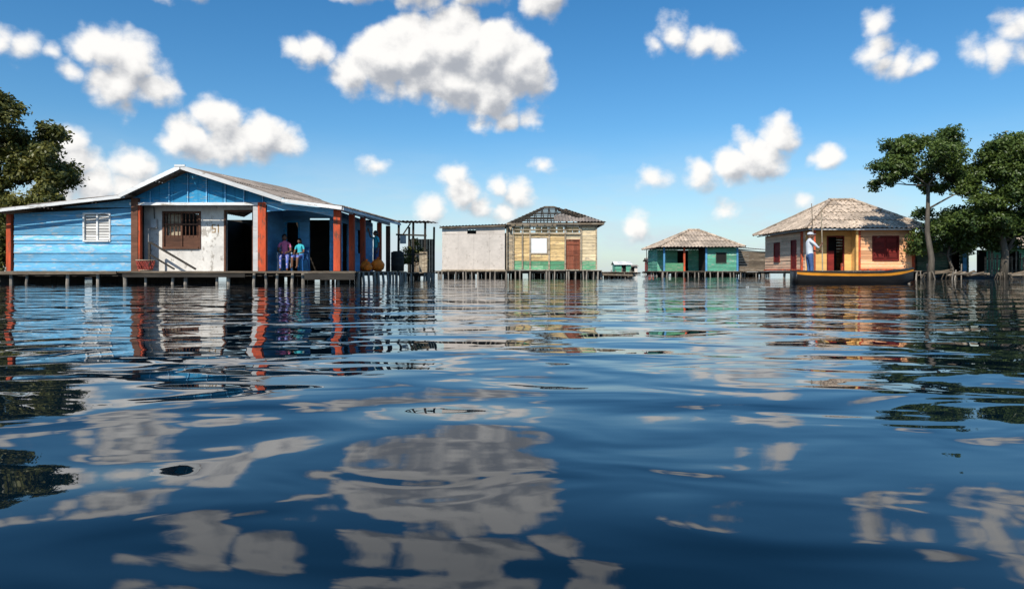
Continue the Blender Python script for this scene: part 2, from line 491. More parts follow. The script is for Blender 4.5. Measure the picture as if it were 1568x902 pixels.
S = Thing('open_jetty_shed')
deck(S, -5.6, -4.2, 32.5, 37.5, .5, stilt_front=.6, shade_skirt=.8)
dk = S.acc('posts', M_dark)
for x, y in ((-5.6, 33.6), (-4.3, 33.6), (-5.6, 37), (-4.25, 37), (-4.9, 33.7)):
    dk.beam((x, y, .5), (x + .03, y, 2.95), .10, .10)
dk.beam((-5.7, 33.55, 2.35), (-4.2, 33.55, 2.3), .06, .08); dk.beam((-5.7, 33.5, 1.35), (-4.2, 33.5, 1.4), .05, .06)
dk.beam((-5.6, 33.6, 2.0), (-5.0, 33.6, 2.9), .05, .06)
bilin(S.acc('tin_roof', M_roofg), (-5.95, 33.2, 2.98), (-4.0, 33.2, 2.95), (-4.0, 37.5, 3.2), (-5.95, 37.5, 3.2), rows=2)
vboards(S.acc('back_boards', M_wood), (-5.6, 37.2, 0), X, NY, 1.4, .5, 2.3, .14)
vboards(S.acc('low_boards', M_pale), (-4.55, 33.5, 0), X, NY, .4, .5, 1.5, .12)
S.acc('hanging_cloth', M_cloth).box(-5.5, -5.2, 33.52, 33.53, 1.9, 2.3)
S.done()

# ================================================================== PALE SHED + UNROOFED WOOD HOUSE
G = Thing('pale_boarded_house')
g = G.acc('pale_board_walls', M_grey)
gtop = lambda a: 3.20 + .13 * a / 3.86
for (a0, a1) in ((0, .98), (.98, 1.95), (1.95, 2.9), (2.9, 3.86)):
    g.obox((-4.3, 42, 0), X, NY, a0 + .003, a1 - .003, .62, 2.82, -.04, random.uniform(.0, .012), .5 + random.uniform(-.15, .15))
plank_wall(g, (-4.3, 42, 0), X, NY, 3.86, 2.83, gtop, [(1.55, 2.1, 2.86, 3.12)], ph=9, lap=0, gap=0, maxlen=1.2)
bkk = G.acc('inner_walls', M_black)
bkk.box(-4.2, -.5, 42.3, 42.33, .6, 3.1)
g.box(-4.3, -4.26, 42.06, 47, .62, 3.15); g.box(-4.2, -.4, 47.0, 47.05, .62, 3.2)
bilin(G.acc('tin_roof', M_roofg), (-4.45, 41.75, 3.28), (-.35, 41.75, 3.42), (-.35, 47.4, 3.5), (-4.45, 47.4, 3.4), rows=3, amp=.02)
G.acc('roof_batten', M_wood).beam((-4.45, 41.8, 3.22), (-.4, 41.8, 3.35), .05, .07)
G.acc('bottom_rail', M_pale).box(-4.35, -.4, 41.93, 41.99, .56, .66)
deck(G, -4.7, -.35, 41.4, 47.2, .58, stilt_front=.5, shade_skirt=3.5)
G.done()

D = Thing('unroofed_wooden_house')
O = (.04, 42.0, 0)
plank_wall(D.acc('green_lower_planks', M_green), O, X, NY, 5.14, .66, 1.2, [(3.25, 4.10, .66, 2.47)], ph=.26, lap=.02, maxlen=2.5)
plank_wall(D.acc('yellow_planks', M_yel), O, X, NY, 3.2, 1.2, 2.85, [(1.08, 2.13, 1.66, 2.6)], ph=.24, lap=.02, maxlen=2.2)
plank_wall(D.acc('cream_planks', M_cream), (4.18, 42, 0), X, NY, 1.0, 1.2, 3.35, [], ph=.22, lap=.02, maxlen=2.2)
plank_wall(D.acc('cream_planks', M_cream), (3.24, 42, 0), X, NY, .94, 2.5, 2.85, [], ph=.2, lap=.02)
fw = D.acc('timber_frame', M_pale)
for a in (.0, .55, 1.02, 2.19, 3.18, 4.16, 5.1):
    fw.obox(O, X, NY, a, a + .09, .66, 3.38, .03, .10)
fw.obox(O, X, NY, -.1, 5.2, 3.3, 3.4, .1, .16); fw.obox(O, X, NY, 0, 4.2, 2.84, 2.92, .1, .15)
fw.obox(O, X, NY, 0, 4.2, 3.08, 3.14, .1, .13)
for a in (.1, .66, 1.4, 1.8, 2.3, 2.75, 3.3, 3.7):
    D.acc('upper_slats', M_yel).obox(O, X, NY, a, a + .36, 2.94, 3.3, -.02, .0)
D.acc('window_panel', M_plastic).obox(O, X, NY, 1.1, 2.1, 1.68, 2.58, -.02, .02)
frame(fw, O, X, NY, 1.08, 2.13, 1.66, 2.6, .05, .04)
dr = D.acc('door', M_door)
for k in range(5):
    dr.obox(O, X, NY, 3.27 + k * .165, 3.27 + k * .165 + .155, .68, 2.45, -.06, -.02)
dr.obox(O, X, NY, 3.27, 4.08, 1.5, 1.6, -.019, .01); dr.obox(O, X, NY, 3.27, 4.08, 2.2, 2.28, -.019, .01)
frame(dr, O, X, NY, 3.27, 4.09, .68, 2.47, .05, .04, sill=False)
plank_wall(D.acc('side_planks', M_pale), (-.34, 42.25, 0), X, NY, .36, .62, 3.3, [], ph=.25, lap=.02)
fw.obox((-.36, 42.1, 0), X, NY, 0, .08, .6, 3.4, 0, .08)
plank_wall(D.acc('side_planks', M_pale), (5.16, 42.1, 0), Y, X, 5.4, .66, 2.9, [], ph=.24)
plank_wall(D.acc('side_planks', M_pale), (.04, 42.1, 0), Y, NX, 5.4, .66, 2.9, [], ph=.24)
plank_wall(D.acc('side_planks', M_pale), (.04, 47.5, 0), X, Y, 5.14, .66, 2.9, [], ph=.24)
rw = D.acc('rafters', M_wood)
E = 3.45; R = 4.78; ry = 44.8; rx0, rx1 = 2.15, 2.75
ex0, ex1, ey0, ey1 = -.3, 5.6, 41.65, 47.95
rw.beam((rx0, ry, R), (rx1, ry, R), .08, .1)
for c, r in (((ex0, ey0), rx0), ((ex1, ey0), rx1), ((ex0, ey1), rx0), ((ex1, ey1), rx1)):
    rw.beam((c[0], c[1], E), (r, ry, R), .07, .1)
for p, q in (((ex0, ey0), (ex1, ey0)), ((ex1, ey0), (ex1, ey1)), ((ex1, ey1), (ex0, ey1)), ((ex0, ey1), (ex0, ey0))):
    rw.beam((*p, E), (*q, E), .07, .09)
rs = D.acc('roof_battens', M_dark)
for k in range(1, 10):
    f = k / 10.3
    lx0, lx1 = ex0 + (rx0 - ex0) * f, ex1 + (rx1 - ex1) * f
    yy0, yy1 = ey0 + (ry - ey0) * f, ey1 + (ry - ey1) * f; zz = E + (R - E) * f + .06
    rs.beam((lx0, yy0, zz), (lx1, yy0, zz + random.uniform(-.02, .02)), .05, .055)
    rs.beam((lx0, yy1, zz), (lx1, yy1, zz), .045, .05)
    rs.beam((lx0, yy0, zz), (lx0, yy1, zz), .045, .05)
    rs.beam((lx1, yy0, zz), (lx1, yy1, zz), .045, .05)
for k in range(1, 13):
    x = ex0 + (ex1 - ex0) * k / 13
    if x < rx0: f = (x - ex0) / (rx0 - ex0)
    elif x > rx1: f = (ex1 - x) / (ex1 - rx1)
    else: f = 1
    for y0 in (ey0, ey1):
        rs.beam((x, y0, E), (x, y0 + (ry - y0) * f, E + (R - E) * f), .055, .07)
for k in range(1, 10):
    y = ey0 + (ey1 - ey0) * k / 10
    f = (y - ey0) / (ry - ey0) if y < ry else (ey1 - y) / (ey1 - ry)
    for x0, r in ((ex0, rx0), (ex1, rx1)):
        rs.beam((x0, y, E), (x0 + (r - x0) * f, y, E + (R - E) * f), .05, .07)
sl = Vector((rx1 - ex1, 0, R - E)); sL = sl.length
corr(D.acc('remaining_roof_sheets', M_roofg), (ex1 + .1, ey0, E + .1), (0, 1, 0), sl, ey1 - ey0,
     lambda a: min(sL * .8, sL * min(a / (ry - ey0), (ey1 - ey0 - a) / (ey1 - ry)) * .98), row=1.2)
s2 = Vector((0, ry - ey0, R - E)); s2L = s2.length
corr(D.acc('remaining_roof_sheets', M_roofg), (2.6, ey0 - .05, E + .12), (1, 0, 0), s2, 3.05, lambda a: max(.02, min(1.15 + .4 * math.sin(a * 3), (3.0 - a) * 1.1)), row=1.2)
deck(D, -.35, 5.45, 41.3, 47.6, .62, stilt_front=.45, shade_skirt=3.5)
D.done()

J = Thing('broken_jetty')
deck(J, 5.5, 7.5, 42.2, 45.5, .52, stilt_front=.3, ragged=.5, shade_skirt=1)
st = J.acc('leaning_poles', M_stilt)
for k in range(9):
    x = 5.6 + k * .24; st.tube([(x, 42 + random.random(), -.3), (x + random.uniform(-.15, .15), 42 + random.random(), random.uniform(.3, .8))], .035, 6)
J.acc('logs', M_wood).tube([(5.5, 41.9, .35), (7.6, 42.0, .3)], .07, 8)
J.done()

# ================================================================== ORANGE HOUSE
R_ = Thing('orange_plank_house')
f0 = .60; zt = 2.86
A = (19.4, 38.0, 0)
wop = [(.72, 2.05, 1.22, 2.45)]
plank_wall(R_.acc('orange_planks', M_oran), A, X, NY, 2.9, f0, zt, wop, ph=.19, lap=.018, maxlen=3.2)
backing(R_.acc('backing', M_dark), A, X, NY, 2.9, f0, zt, wop)
plank_wall(R_.acc('peach_side_planks', M_peach), (16.7, 39.3, 0), Y, NX, 5.7, f0, zt, [(.8, 1.45, f0, 2.35), (3.3, 4.1, 1.2, 2.3)], ph=.2, lap=.018, maxlen=3.2)
backing(R_.acc('backing', M_dark), (16.7, 39.3, 0), Y, NX, 5.7, f0, zt, [])
plank_wall(R_.acc('right_side_planks', M_oran), (22.3, 38.05, 0), Y, X, 6.9, f0, zt, [], ph=.2)
plank_wall(R_.acc('back_planks', M_oran), (16.7, 45.0, 0), X, Y, 5.6, f0, zt, [], ph=.2)
yl = R_.acc('yellow_porch_wall', M_yellowp)
plank_wall(yl, (16.75, 38.9, 0), X, NY, 2.65, f0, zt, [(1.25, 2.1, f0, 2.5)], ph=9, lap=0, gap=0, maxlen=99)
yl.box(19.32, 19.38, 38.05, 38.85, f0, zt)
plank_wall(R_.acc('peach_side_planks', M_peach), (16.72, 38.92, 0), Y, NX, .36, f0, zt, [], ph=.2, lap=.018)
fr2 = R_.acc('red_frames', M_shut)
PW = (16.75, 38.9, 0)
frame(fr2, PW, X, NY, 1.25, 2.1, f0, 2.5, .07, .04, sill=False)
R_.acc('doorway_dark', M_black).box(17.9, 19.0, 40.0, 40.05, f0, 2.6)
fr2.obox(PW, X, NY, 1.27, 1.6, f0, 1.7, -.05, -.02)
pr = R_.acc('red_posts', M_red)
for x in (16.72, 19.22):
    pr.box(x, x + .14, 37.9, 38.03, f0, zt)
pr.box(22.26, 22.4, 37.93, 38.06, f0, zt); pr.box(16.60, 16.72, 39.2, 39.32, f0, zt)
pr.box(18.3, 18.4, 37.92, 38.02, f0, 1.0)
pr.box(19.38, 22.24, 37.95, 37.975, f0, f0 + .09); pr.box(16.60, 16.66, 39.34, 45.0, f0, f0 + .09)
R_.acc('yellow_rail', M_yellowp).box(19.1, 19.21, 37.86, 37.96, f0, zt)
frame(fr2, A, X, NY, .72, 2.05, 1.22, 2.45, .08, .05)
for k in range(2):
    a = .74 + k * .66
    fr2.obox(A, X, NY, a, a + .63, 1.24, 2.43, -.06, -.02)
    for q in range(4):
        fr2.obox(A, X, NY, a + .06, a + .57, 1.3 + q * .29, 1.3 + q * .29 + .2, -.019, .0)
fr2.obox(A, X, NY, 1.37, 1.40, 1.22, 2.45, -.05, .03)
SO = (16.7, 39.3, 0)
fr2.obox(SO, Y, NX, .8, 1.45, f0, 2.35, -.05, .0); frame(fr2, SO, Y, NX, .8, 1.45, f0, 2.35, .06, .05, sill=False)
fr2.obox(SO, Y, NX, 3.3, 4.1, 1.2, 2.3, -.05, .0); frame(fr2, SO, Y, NX, 3.3, 4.1, 1.2, 2.3, .07, .05)
R_.acc('eave_board', M_trim).beam((16.35, 37.6, zt + .0), (22.85, 37.6, zt + .0), .04, .06)
R_.acc('eave_board', M_trim).beam((16.35, 37.6, zt), (16.35, 45.5, zt), .04, .06)
def hip_roof(T, ex0, ex1, ey0, ey1, E, rx0, rx1, ry, Rz, mat, wave=.2, row=1.4, amp=.028, caps=True):
    a = T.acc('corrugated_hip_roof', mat)
    sF = Vector((0, ry - ey0, Rz - E)); sB = Vector((0, ry - ey1, Rz - E)); sL = Vector((rx0 - ex0, 0, Rz - E)); sR = Vector((rx1 - ex1, 0, Rz - E))
    W, Dp = ex1 - ex0, ey1 - ey0
    hx = lambda s: (lambda q: s.length * max(0, min(1, q / (rx0 - ex0), (W - q) / (ex1 - rx1))))
    hy = lambda s: (lambda q: s.length * max(0, min(1, q / (ry - ey0), (Dp - q) / (ey1 - ry))))
    corr(a, (ex0, ey0, E), (1, 0, 0), sF, W, hx(sF), wave, amp, row)
    corr(a, (ex0, ey1, E), (1, 0, 0), sB, W, hx(sB), wave, amp, row)
    corr(a, (ex0, ey0, E), (0, 1, 0), sL, Dp, hy(sL), wave, amp, row)
    corr(a, (ex1, ey0, E), (0, 1, 0), sR, Dp, hy(sR), wave, amp, row)
    if caps:
        c = T.acc('ridge_caps', mat); u = .05
        for p, q in (((ex0, ey0, E), (rx0, ry, Rz)), ((ex1, ey0, E), (rx1, ry, Rz)), ((ex0, ey1, E), (rx0, ry, Rz)), ((ex1, ey1, E), (rx1, ry, Rz)), ((rx0 - .1, ry, Rz), (rx1 + .1, ry, Rz))):
            p = Vector(p) + Vector((0, 0, u)); q = Vector(q) + Vector((0, 0, u)); n = 5
            for k in range(n):
                c.tube([p.lerp(q, k / n), p.lerp(q, (k + 1.05) / n)], [.09, .075], 8)
hip_roof(R_, 16.1, 23.0, 37.5, 45.6, zt + .06, 19.35, 20.7, 41.5, 4.86, M_roofo, wave=.26, row=1.2, amp=.035)
deck(R_, 16.2, 23.2, 37.0, 45.3, f0 - .02, stilt_front=.4, shade_skirt=1.2)
R_.done()
GP = Thing('tall_pole'); GP.acc('pole', M_wood).tube([(16.3, 36.9, .1), (16.25, 36.85, 2.4), (16.15, 36.8, 4.2)], [.04, .03, .02], 7); GP.done()

# ================================================================== GREEN HOUSE
N = Thing('teal_green_house')
plank_wall(N.acc('teal_planks', M_teal), (15.9, 56, 0), X, NY, 2.6, .6, 2.5, [(.85, 1.65, 1.3, 2.1)], ph=.3, lap=.015)
backing(N.acc('backing', M_dark), (15.9, 56, 0), X, NY, 2.6, .6, 2.5, [])
plank_wall(N.acc('teal_planks', M_teal), (12.4, 58.2, 0), X, NY, 3.5, .6, 2.5, [(1.7, 2.6, .6, 2.4)], ph=.3, lap=.01)
plank_wall(N.acc('teal_planks', M_teal), (12.4, 58.2, 0), Y, NX, 4, .6, 2.5, [], ph=.3)
N.acc('backing', M_dark).box(12.5, 18.4, 62.2, 62.3, .6, 2.5)
N.acc('backing', M_dark).box(15.9, 15.95, 56.1, 58.2, .6, 2.5)
plank_wall(N.acc('teal_planks', M_teal), (18.5, 56.1, 0), Y, X, 6, .6, 2.5, [], ph=.3)
N.acc('low_parapet', M_green).box(12.5, 14.1, 55.98, 56.04, .6, 1.25)
for x, m in ((12.4, 'b'), (14.05, 'r'), (15.85, 'b'), (18.4, 'b')):
    N.acc('posts_' + m, M_inblue if m == 'b' else M_red).box(x, x + .14, 55.9, 56.03, .6, 2.5)
frame(N.acc('window_frame', M_dkgreen), (15.9, 56, 0), X, NY, .85, 1.65, 1.3, 2.1, .05, .04)
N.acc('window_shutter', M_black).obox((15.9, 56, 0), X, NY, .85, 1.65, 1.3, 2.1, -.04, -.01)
hip_roof(N, 11.95, 18.95, 55.4, 62.8, 2.55, 15.3, 16.1, 59, 4.12, M_roofo, wave=.28, row=1.3)
deck(N, 11.9, 19.0, 55.3, 62.5, .58, stilt_front=.5, shade_skirt=2)
N.done()
N2 = Thing('brown_plank_annex')
plank_wall(N2.acc('brown_planks', M_wood), (18.9, 57, 0), X, NY, 2.3, .55, lambda a: 2.45 - .1 * a, [], ph=.22)
plank_wall(N2.acc('brown_planks', M_wood), (21.2, 57.05, 0), Y, X, 4, .55, 2.2, [], ph=.22)
bilin(N2.acc('tin_roof', M_roofg), (18.8, 56.7, 2.55), (21.4, 56.7, 2.32), (21.4, 61, 2.6), (18.8, 61, 2.8), rows=2)
deck(N2, 18.9, 21.4, 56.6, 61, .52, stilt_front=.5, shade_skirt=1)
N2.done()

# ================================================================== far houses
def hut(name, x, y, w, d, h, rz, mat, rmat):
    T = Thing(name)
    plank_wall(T.acc('walls', mat), (x, y, 0), X, NY, w, .5, h, [(w * .4, w * .4 + .9, .5, 2.3)], ph=.4, lap=.02)
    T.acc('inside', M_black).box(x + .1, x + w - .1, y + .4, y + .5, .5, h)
    plank_wall(T.acc('walls', mat), (x, y, 0), Y, NX, d, .5, h, [], ph=.4)
    plank_wall(T.acc('walls', mat), (x + w, y, 0), Y, X, d, .5, h, [], ph=.4)
    bilin(T.acc('roof', rmat), (x - .3, y - .4, h), (x + w + .3, y - .4, h), (x + w + .3, y + d / 2, rz), (x - .3, y + d / 2, rz), rows=2)
    bilin(T.acc('roof', rmat), (x - .3, y + d + .4, h), (x + w + .3, y + d + .4, h), (x + w + .3, y + d / 2, rz), (x - .3, y + d / 2, rz), rows=2)
    v = T.acc('gable', mat)
    for xx in (x, x + w): v.add([(xx, y, h), (xx, y + d, h), (xx, y + d / 2, rz)], [(0, 1, 2)])
    deck(T, x - .6, x + w + .6, y - 1, y + d, .5, stilt_front=.9, shade_skirt=1)
    T.done()
hut('distant_green_hut', 21.2, 140, 3.2, 4, 2.0, 2.75, M_teal, M_trim)
hut('distant_grey_hut', 24.6, 148, 2.6, 4, 1.7, 2.1, M_grey, M_roofg)
hut('distant_red_hut', 21.6, 108, 2.1, 3, 2.2, 2.8, M_redh, M_roofg)
hut('distant_brown_hut', 24.2, 118, 2.6, 3, 2.0, 2.7, M_wood, M_roofg)
P2 = Thing('antenna_pole'); P2.acc('mast', M_dark).tube([(21.3, 107.6, 0), (21.2, 107.6, 4.3)], [.07, .05], 6)
P2.acc('mast', M_dark).beam((20.8, 107.6, 4.0), (21.6, 107.6, 4.1), .05, .05); P2.done()

# ================================================================== right bank shed + fence + mud bank
K = Thing('mossy_plank_shed')
plank_wall(K.acc('planks', M_dkgreen), (23.5, 39.6, 0), X, NY, 3.0, .35, 2.15, [(2.0, 2.5, .35, 1.9)], ph=.22, lap=.02)
plank_wall(K.acc('planks', M_dkgreen), (26.5, 39.65, 0), Y, X, 3.0, .35, 2.15, [], ph=.22)
plank_wall(K.acc('planks', M_dkgreen), (23.5, 39.65, 0), Y, NX, 3.0, .35, 2.15, [], ph=.22)
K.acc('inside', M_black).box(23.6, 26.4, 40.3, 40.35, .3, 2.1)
bilin(K.acc('tin_roof', M_roofg), (23.3, 39.3, 2.2), (26.7, 39.3, 2.2), (26.7, 43, 2.5), (23.3, 43, 2.5), rows=2)
K.acc('corner_posts', M_dark).beam((25.3, 39.4, 0), (25.3, 39.4, 2.2), .12, .12)
K.acc('blue_door', M_inblue).box(26.1, 26.3, 39.5, 39.54, .4, 1.9)
K.done()
Fn = Thing('picket_fence')
fa_ = Fn.acc('pickets', M_wood)
x = 26.7
while x < 34:
    fa_.beam((x, 38.5 + random.uniform(-.05, .05), .15), (x + random.uniform(-.06, .06), 38.5, 1.6 + random.uniform(-.25, .25)), .10, .03)
    x += random.uniform(.13, .22)
Fn.acc('rails', M_dark).beam((26.7, 38.54, 1.25), (34, 38.54, 1.3), .05, .07); Fn.acc('rails', M_dark).beam((26.7, 38.54, .6), (34, 38.54, .6), .05, .07)
Fn.done()
hutR = Thing('reed_roofed_hut')
plank_wall(hutR.acc('walls', M_green), (29.2, 42, 0), X, NY, 5, .3, 1.9, [(1.2, 2.0, .3, 1.8)], ph=.25)
hutR.acc('inside', M_black).box(29.3, 34.1, 43, 43.05, .3, 1.9)
bilin(hutR.acc('roof', M_roofo), (28.8, 41.4, 1.95), (34.5, 41.4, 1.95), (34.5, 45, 3.1), (28.8, 45, 3.1), rows=2)
hutR.done()
Lg = Thing('driftwood_pile')
for k in range(30):
    x = random.uniform(21.5, 31); y = random.uniform(35.0, 37.5); a = random.uniform(-.5, .5); L = random.uniform(.5, 1.6)
    Lg.acc('logs', M_stilt if k % 2 else M_wood).tube([(x, y, .34), (x + L * math.cos(a), y + L * math.sin(a) * .6, .34 + random.uniform(0, .25))], random.uniform(.03, .08), 7)
    if k % 2: Lg.acc('stakes', M_stilt).tube([(x, y - .3, -.1), (x + random.uniform(-.1, .1), y - .3, random.uniform(.5, 1.0))], .03, 6)
Lg.done()

def bank(name, x0, x1, y0, y1, h, mat, seed):
    r = np.random.default_rng(seed); nx, ny = 90, 40
    V, F = [], []
    ph = r.uniform(0, 6, 6)
    for j in range(ny + 1):
        for i in range(nx + 1):
            u, v = i / nx, j / ny
            x = x0 + (x1 - x0) * u; y = y0 + (y1 - y0) * v
            e = min(1, u * 6, (1 - u) * 6) * min(1, v * 5 + .15 * math.sin(x * 2 + ph[0]), (1 - v) * 6)
            z = -.25 + (h + .25) * max(0, e) + .05 * math.sin(x * 3.1 + ph[1]) * math.sin(y * 2.7 + ph[2]) + r.uniform(-.03, .03)
            V.append((x, y, z))
    for j in range(ny):
        for i in range(nx):
            a = j * (nx + 1) + i; F.append((a, a + 1, a + nx + 2, a + nx + 1))
    A_ = Acc(name, mat); A_.smooth = True; A_.add(V, F, .5); return A_.make()
bank('mud_bank', 20.2, 60, 34.0, 62, .38, M_mud, 1)
bank('mud_bank', -60, -17.9, 24.0, 50, .38, M_mud, 2)

# ================================================================== trees
def tree(name, base, trunk, lobes, leafm, depth=1.6, leaf=.085, per=230, sub=6, rl=.62, trad=.2, seed=1, roots=0):
    r = np.random.default_rng(seed); random.seed(seed)
    T = Thing(name)
    ba = T.acc('trunk_and_limbs', M_bark, True)
    bx, by, bz = base
    tp = [Vector((bx + dx, by + dy, z)) for dx, dy, z in trunk]
    n = len(tp)
    ba.tube(tp, [trad * (1.25 if i == 0 else 1) * (1 - .55 * i / (n - 1)) for i in range(n)], 10)
    nodes = [(p, trad * (1 - .55 * i / (n - 1))) for i, p in enumerate(tp)][1:]
    cl = []
    for (dx, z, s) in lobes:
        cy = r.uniform(-depth, depth)
        for k in range(sub):
            o = r.normal(0, 1, 3); o /= np.linalg.norm(o) + 1e-6; o *= rl * s * r.uniform(.25, 1.0) ** .6
            cl.append((Vector((bx + dx + o[0] * 1.1, by + cy + o[1], z + o[2] * .72)), rl * s * r.uniform(.42, .78)))
    top = tp[-1]
    cl.sort(key=lambda c: (c[0] - top).length)
    for c, s in cl:
        best = min(nodes, key=lambda q: (q[0] - c).length + (1.2 if q[0].z > c.z else 0))
        p, pr_ = best; L = (c - p).length
        r0 = max(.018, pr_ * .6); m1 = p.lerp(c, .5) + Vector((r.uniform(-.12, .12), r.uniform(-.12, .12), r.uniform(-.05, .15))) * L * .5
        ba.tube([p, m1, c], [r0, r0 * .75, .012], 6)
        nodes.append((m1, r0 * .75)); nodes.append((c, .02))
    Vs, tints = [], []
    for c, s in cl:
        m = int(per * (s / .4) ** 2)
        d = r.normal(0, 1, (m, 3)); d /= np.linalg.norm(d, axis=1)[:, None]
        rad = s * r.uniform(0, 1, m) ** .55
        rad *= 1 + .45 * np.sin(d[:, 0] * 5 + c.x * 3) * np.cos(d[:, 2] * 4 + c.z)
        P = d * rad[:, None] * np.array([1.25, 1.1, .78]) + np.array(c)
        nrm = d * .5 + r.normal(0, .6, (m, 3)) + np.array([0, 0, .5]); nrm /= np.linalg.norm(nrm, axis=1)[:, None]
        t = np.cross(nrm, r.normal(0, 1, (m, 3))); t /= np.linalg.norm(t, axis=1)[:, None]
        b = np.cross(nrm, t)
        ln = leaf * r.uniform(.7, 1.3, m)[:, None]
        Q = np.stack([P - t * ln, P - b * ln * .5 + nrm * ln * .1, P + t * ln, P + b * ln * .5 + nrm * ln * .1], 1)
        Vs.append(Q.reshape(-1, 3)); ct = r.uniform(-.25, .25)
        tints.append(np.clip(r.uniform(.15, .75, m) + ct + d[:, 2] * .2, 0, 1))
    V = np.concatenate(Vs); nf = len(V) // 4
    me = bpy.data.meshes.new('leaves')
    me.vertices.add(len(V)); me.vertices.foreach_set('co', V.astype(np.float32).ravel())
    me.loops.add(nf * 4); me.loops.foreach_set('vertex_index', np.arange(nf * 4, dtype=np.int32))
    me.polygons.add(nf); me.polygons.foreach_set('loop_start', np.arange(0, nf * 4, 4, dtype=np.int32))
    me.polygons.foreach_set('loop_total', np.full(nf, 4, dtype=np.int32))
    at = me.attributes.new('tint', 'FLOAT', 'FACE'); at.data.foreach_set('value', np.concatenate(tints).astype(np.float32))
    me.materials.append(leafm); me.update(calc_edges=True); me.validate()
    ob = bpy.data.objects.new('leaves', me); COL.objects.link(ob); ob.parent = T.e
    for k in range(roots):
        an = r.uniform(0, 6.28); q = r.uniform(.25, .5)
        ba.tube([(bx, by, bz + r.uniform(.3, .5)), (bx + math.cos(an) * q * .6, by + math.sin(an) * q * .6, bz + .3), (bx + math.cos(an) * q, by + math.sin(an) * q, 0)], [.05, .04, .03], 6)
    T.done()

tree('mangrove_tree', (21.8, 35.6, .15), [(0, 0, .1), (.08, 0, 1.2), (-.12, .05, 2.6), (-.05, .1, 3.8), (-.1, 0, 5.0)],
     [(-3.0, 5.95, .9), (-2.2, 6.85, 1.0), (-1.5, 6.15, 1.0), (-1.0, 7.1, 1.05), (-.3, 7.2, 1.0), (.3, 7.3, 1.1), (1.4, 7.1, 1.15), (2.2, 6.35, 1.2), (2.1, 5.5, 1.0), (.8, 6.4, 1.2), (-.3, 6.3, 1.0), (-2.7, 5.45, .8), (-1.85, 5.15, .7), (1.3, 5.3, 1.0), (.5, 5.6, .7), (2.6, 6.0, .9), (1.7, 6.3, 1.1), (-2.0, 6.0, .9), (2.0, 4.9, .8), (2.7, 6.9, .8)],
     L_dark, seed=11, trad=.17, roots=8, sub=6, rl=.68, per=250)
tree('mangrove_tree', (26.2, 36.4, .15), [(0, 0, .1), (.1, 0, 1.5), (-.1, .1, 3.0), (.1, 0, 4.6), (.2, 0, 5.6)],
     [(-1.7, 5.6, 1.2), (-1.2, 6.7, 1.2), (-.4, 7.2, 1.2), (.8, 7.3, 1.3), (1.9, 6.7, 1.3), (-2.1, 4.5, 1.1), (-.8, 5.8, 1.4), (.4, 6.0, 1.4), (-1.7, 3.6, 1.2), (1.2, 5.0, 1.4), (0, 4.6, 1.4), (.2, 3.5, 1.4), (1.5, 3.6, 1.3), (2.6, 5.4, 1.3), (-.9, 4.5, 1.3), (2.4, 4.2, 1.3), (-.9, 3.0, 1.2), (-.2, 2.6, 1.1), (-2.6, 3.3, 1.1), (.8, 2.4, 1.1), (1.8, 2.6, 1.1)],
     L_dark, seed=5, trad=.2, roots=8, rl=.74, per=230)
tree('mangrove_shrub', (23.9, 37.2, .2), [(0, 0, .1), (.1, 0, .7), (-.1, .1, 1.4), (0, 0, 2.1)],
     [(-1.6, 2.2, .9), (-1.0, 2.8, 1.0), (-.3, 3.2, 1.1), (.6, 3.5, 1.1), (1.3, 3.1, 1.2), (.2, 2.5, 1.2), (1.1, 2.3, 1.1), (2.0, 2.5, 1.1), (2.5, 3.1, 1.1), (-.7, 2.2, 1.0), (2.9, 2.2, 1.0), (1.8, 3.5, 1.0), (-1.9, 1.7, .7), (-1.2, 3.6, .7)],
     L_dark, depth=.7, seed=8, trad=.1, roots=8, rl=.74)
tree('almond_tree', (-22.7, 30, 0), [(0, 0, .1), (.1, 0, 1.6), (-.1, .1, 3.2), (.1, 0, 4.8), (.2, 0, 6.2)],
     [(.3, 8.0, 1.0), (1.0, 7.4, 1.1), (1.8, 6.6, 1.0), (2.5, 6.7, .6), (1.4, 5.7, 1.2), (2.5, 5.5, .9), (2.2, 4.6, 1.1), (2.9, 4.0, .9), (.5, 5.5, 1.3), (.3, 4.3, 1.3), (1.2, 3.6, 1.2), (2.4, 3.4, 1.0), (-1, 7, 1.2), (-1.5, 5.5, 1.3), (-1.3, 4, 1.3), (0, 6.6, 1.3), (.4, 2.6, 1.2), (1.0, 2.0, 1.1), (-.6, 8.2, 1.0), (1.3, 4.6, 1.2), (1.9, 2.7, 1.0), (.2, 1.5, 1.0), (1.2, 1.2, .9), (.9, 6.6, 1.1), (2.1, 5.1, 1.0), (2.9, 4.7, .7)],
     L_light, depth=1.4, leaf=.095, per=250, seed=3, trad=.22, rl=.74)
tree('green_shrub', (-18.6, 24.6, 0), [(0, 0, .1), (.05, 0, .8), (0, 0, 1.4)],
     [(-.3, 1.4, 1.0), (.3, 1.9, .9), (0, .9, 1.0), (.6, 1.0, .8), (-.8, 2.0, 1.0), (-1.2, 1.2, 1), (.5, 1.5, .8)], L_light, depth=.4, leaf=.07, per=200, sub=5, seed=19, trad=.06)
tree('green_shrub', (-5.0, 34.4, .5), [(0, 0, .4), (.05, 0, .8), (0, 0, 1.2)],
     [(-.3, 1.4, .6), (.2, 1.7, .6), (0, 1.1, .6), (.4, 1.2, .5), (-.4, 1.0, .5), (.1, 2.0, .4)], L_light, depth=.3, leaf=.06, per=240, sub=5, seed=9, trad=.05)
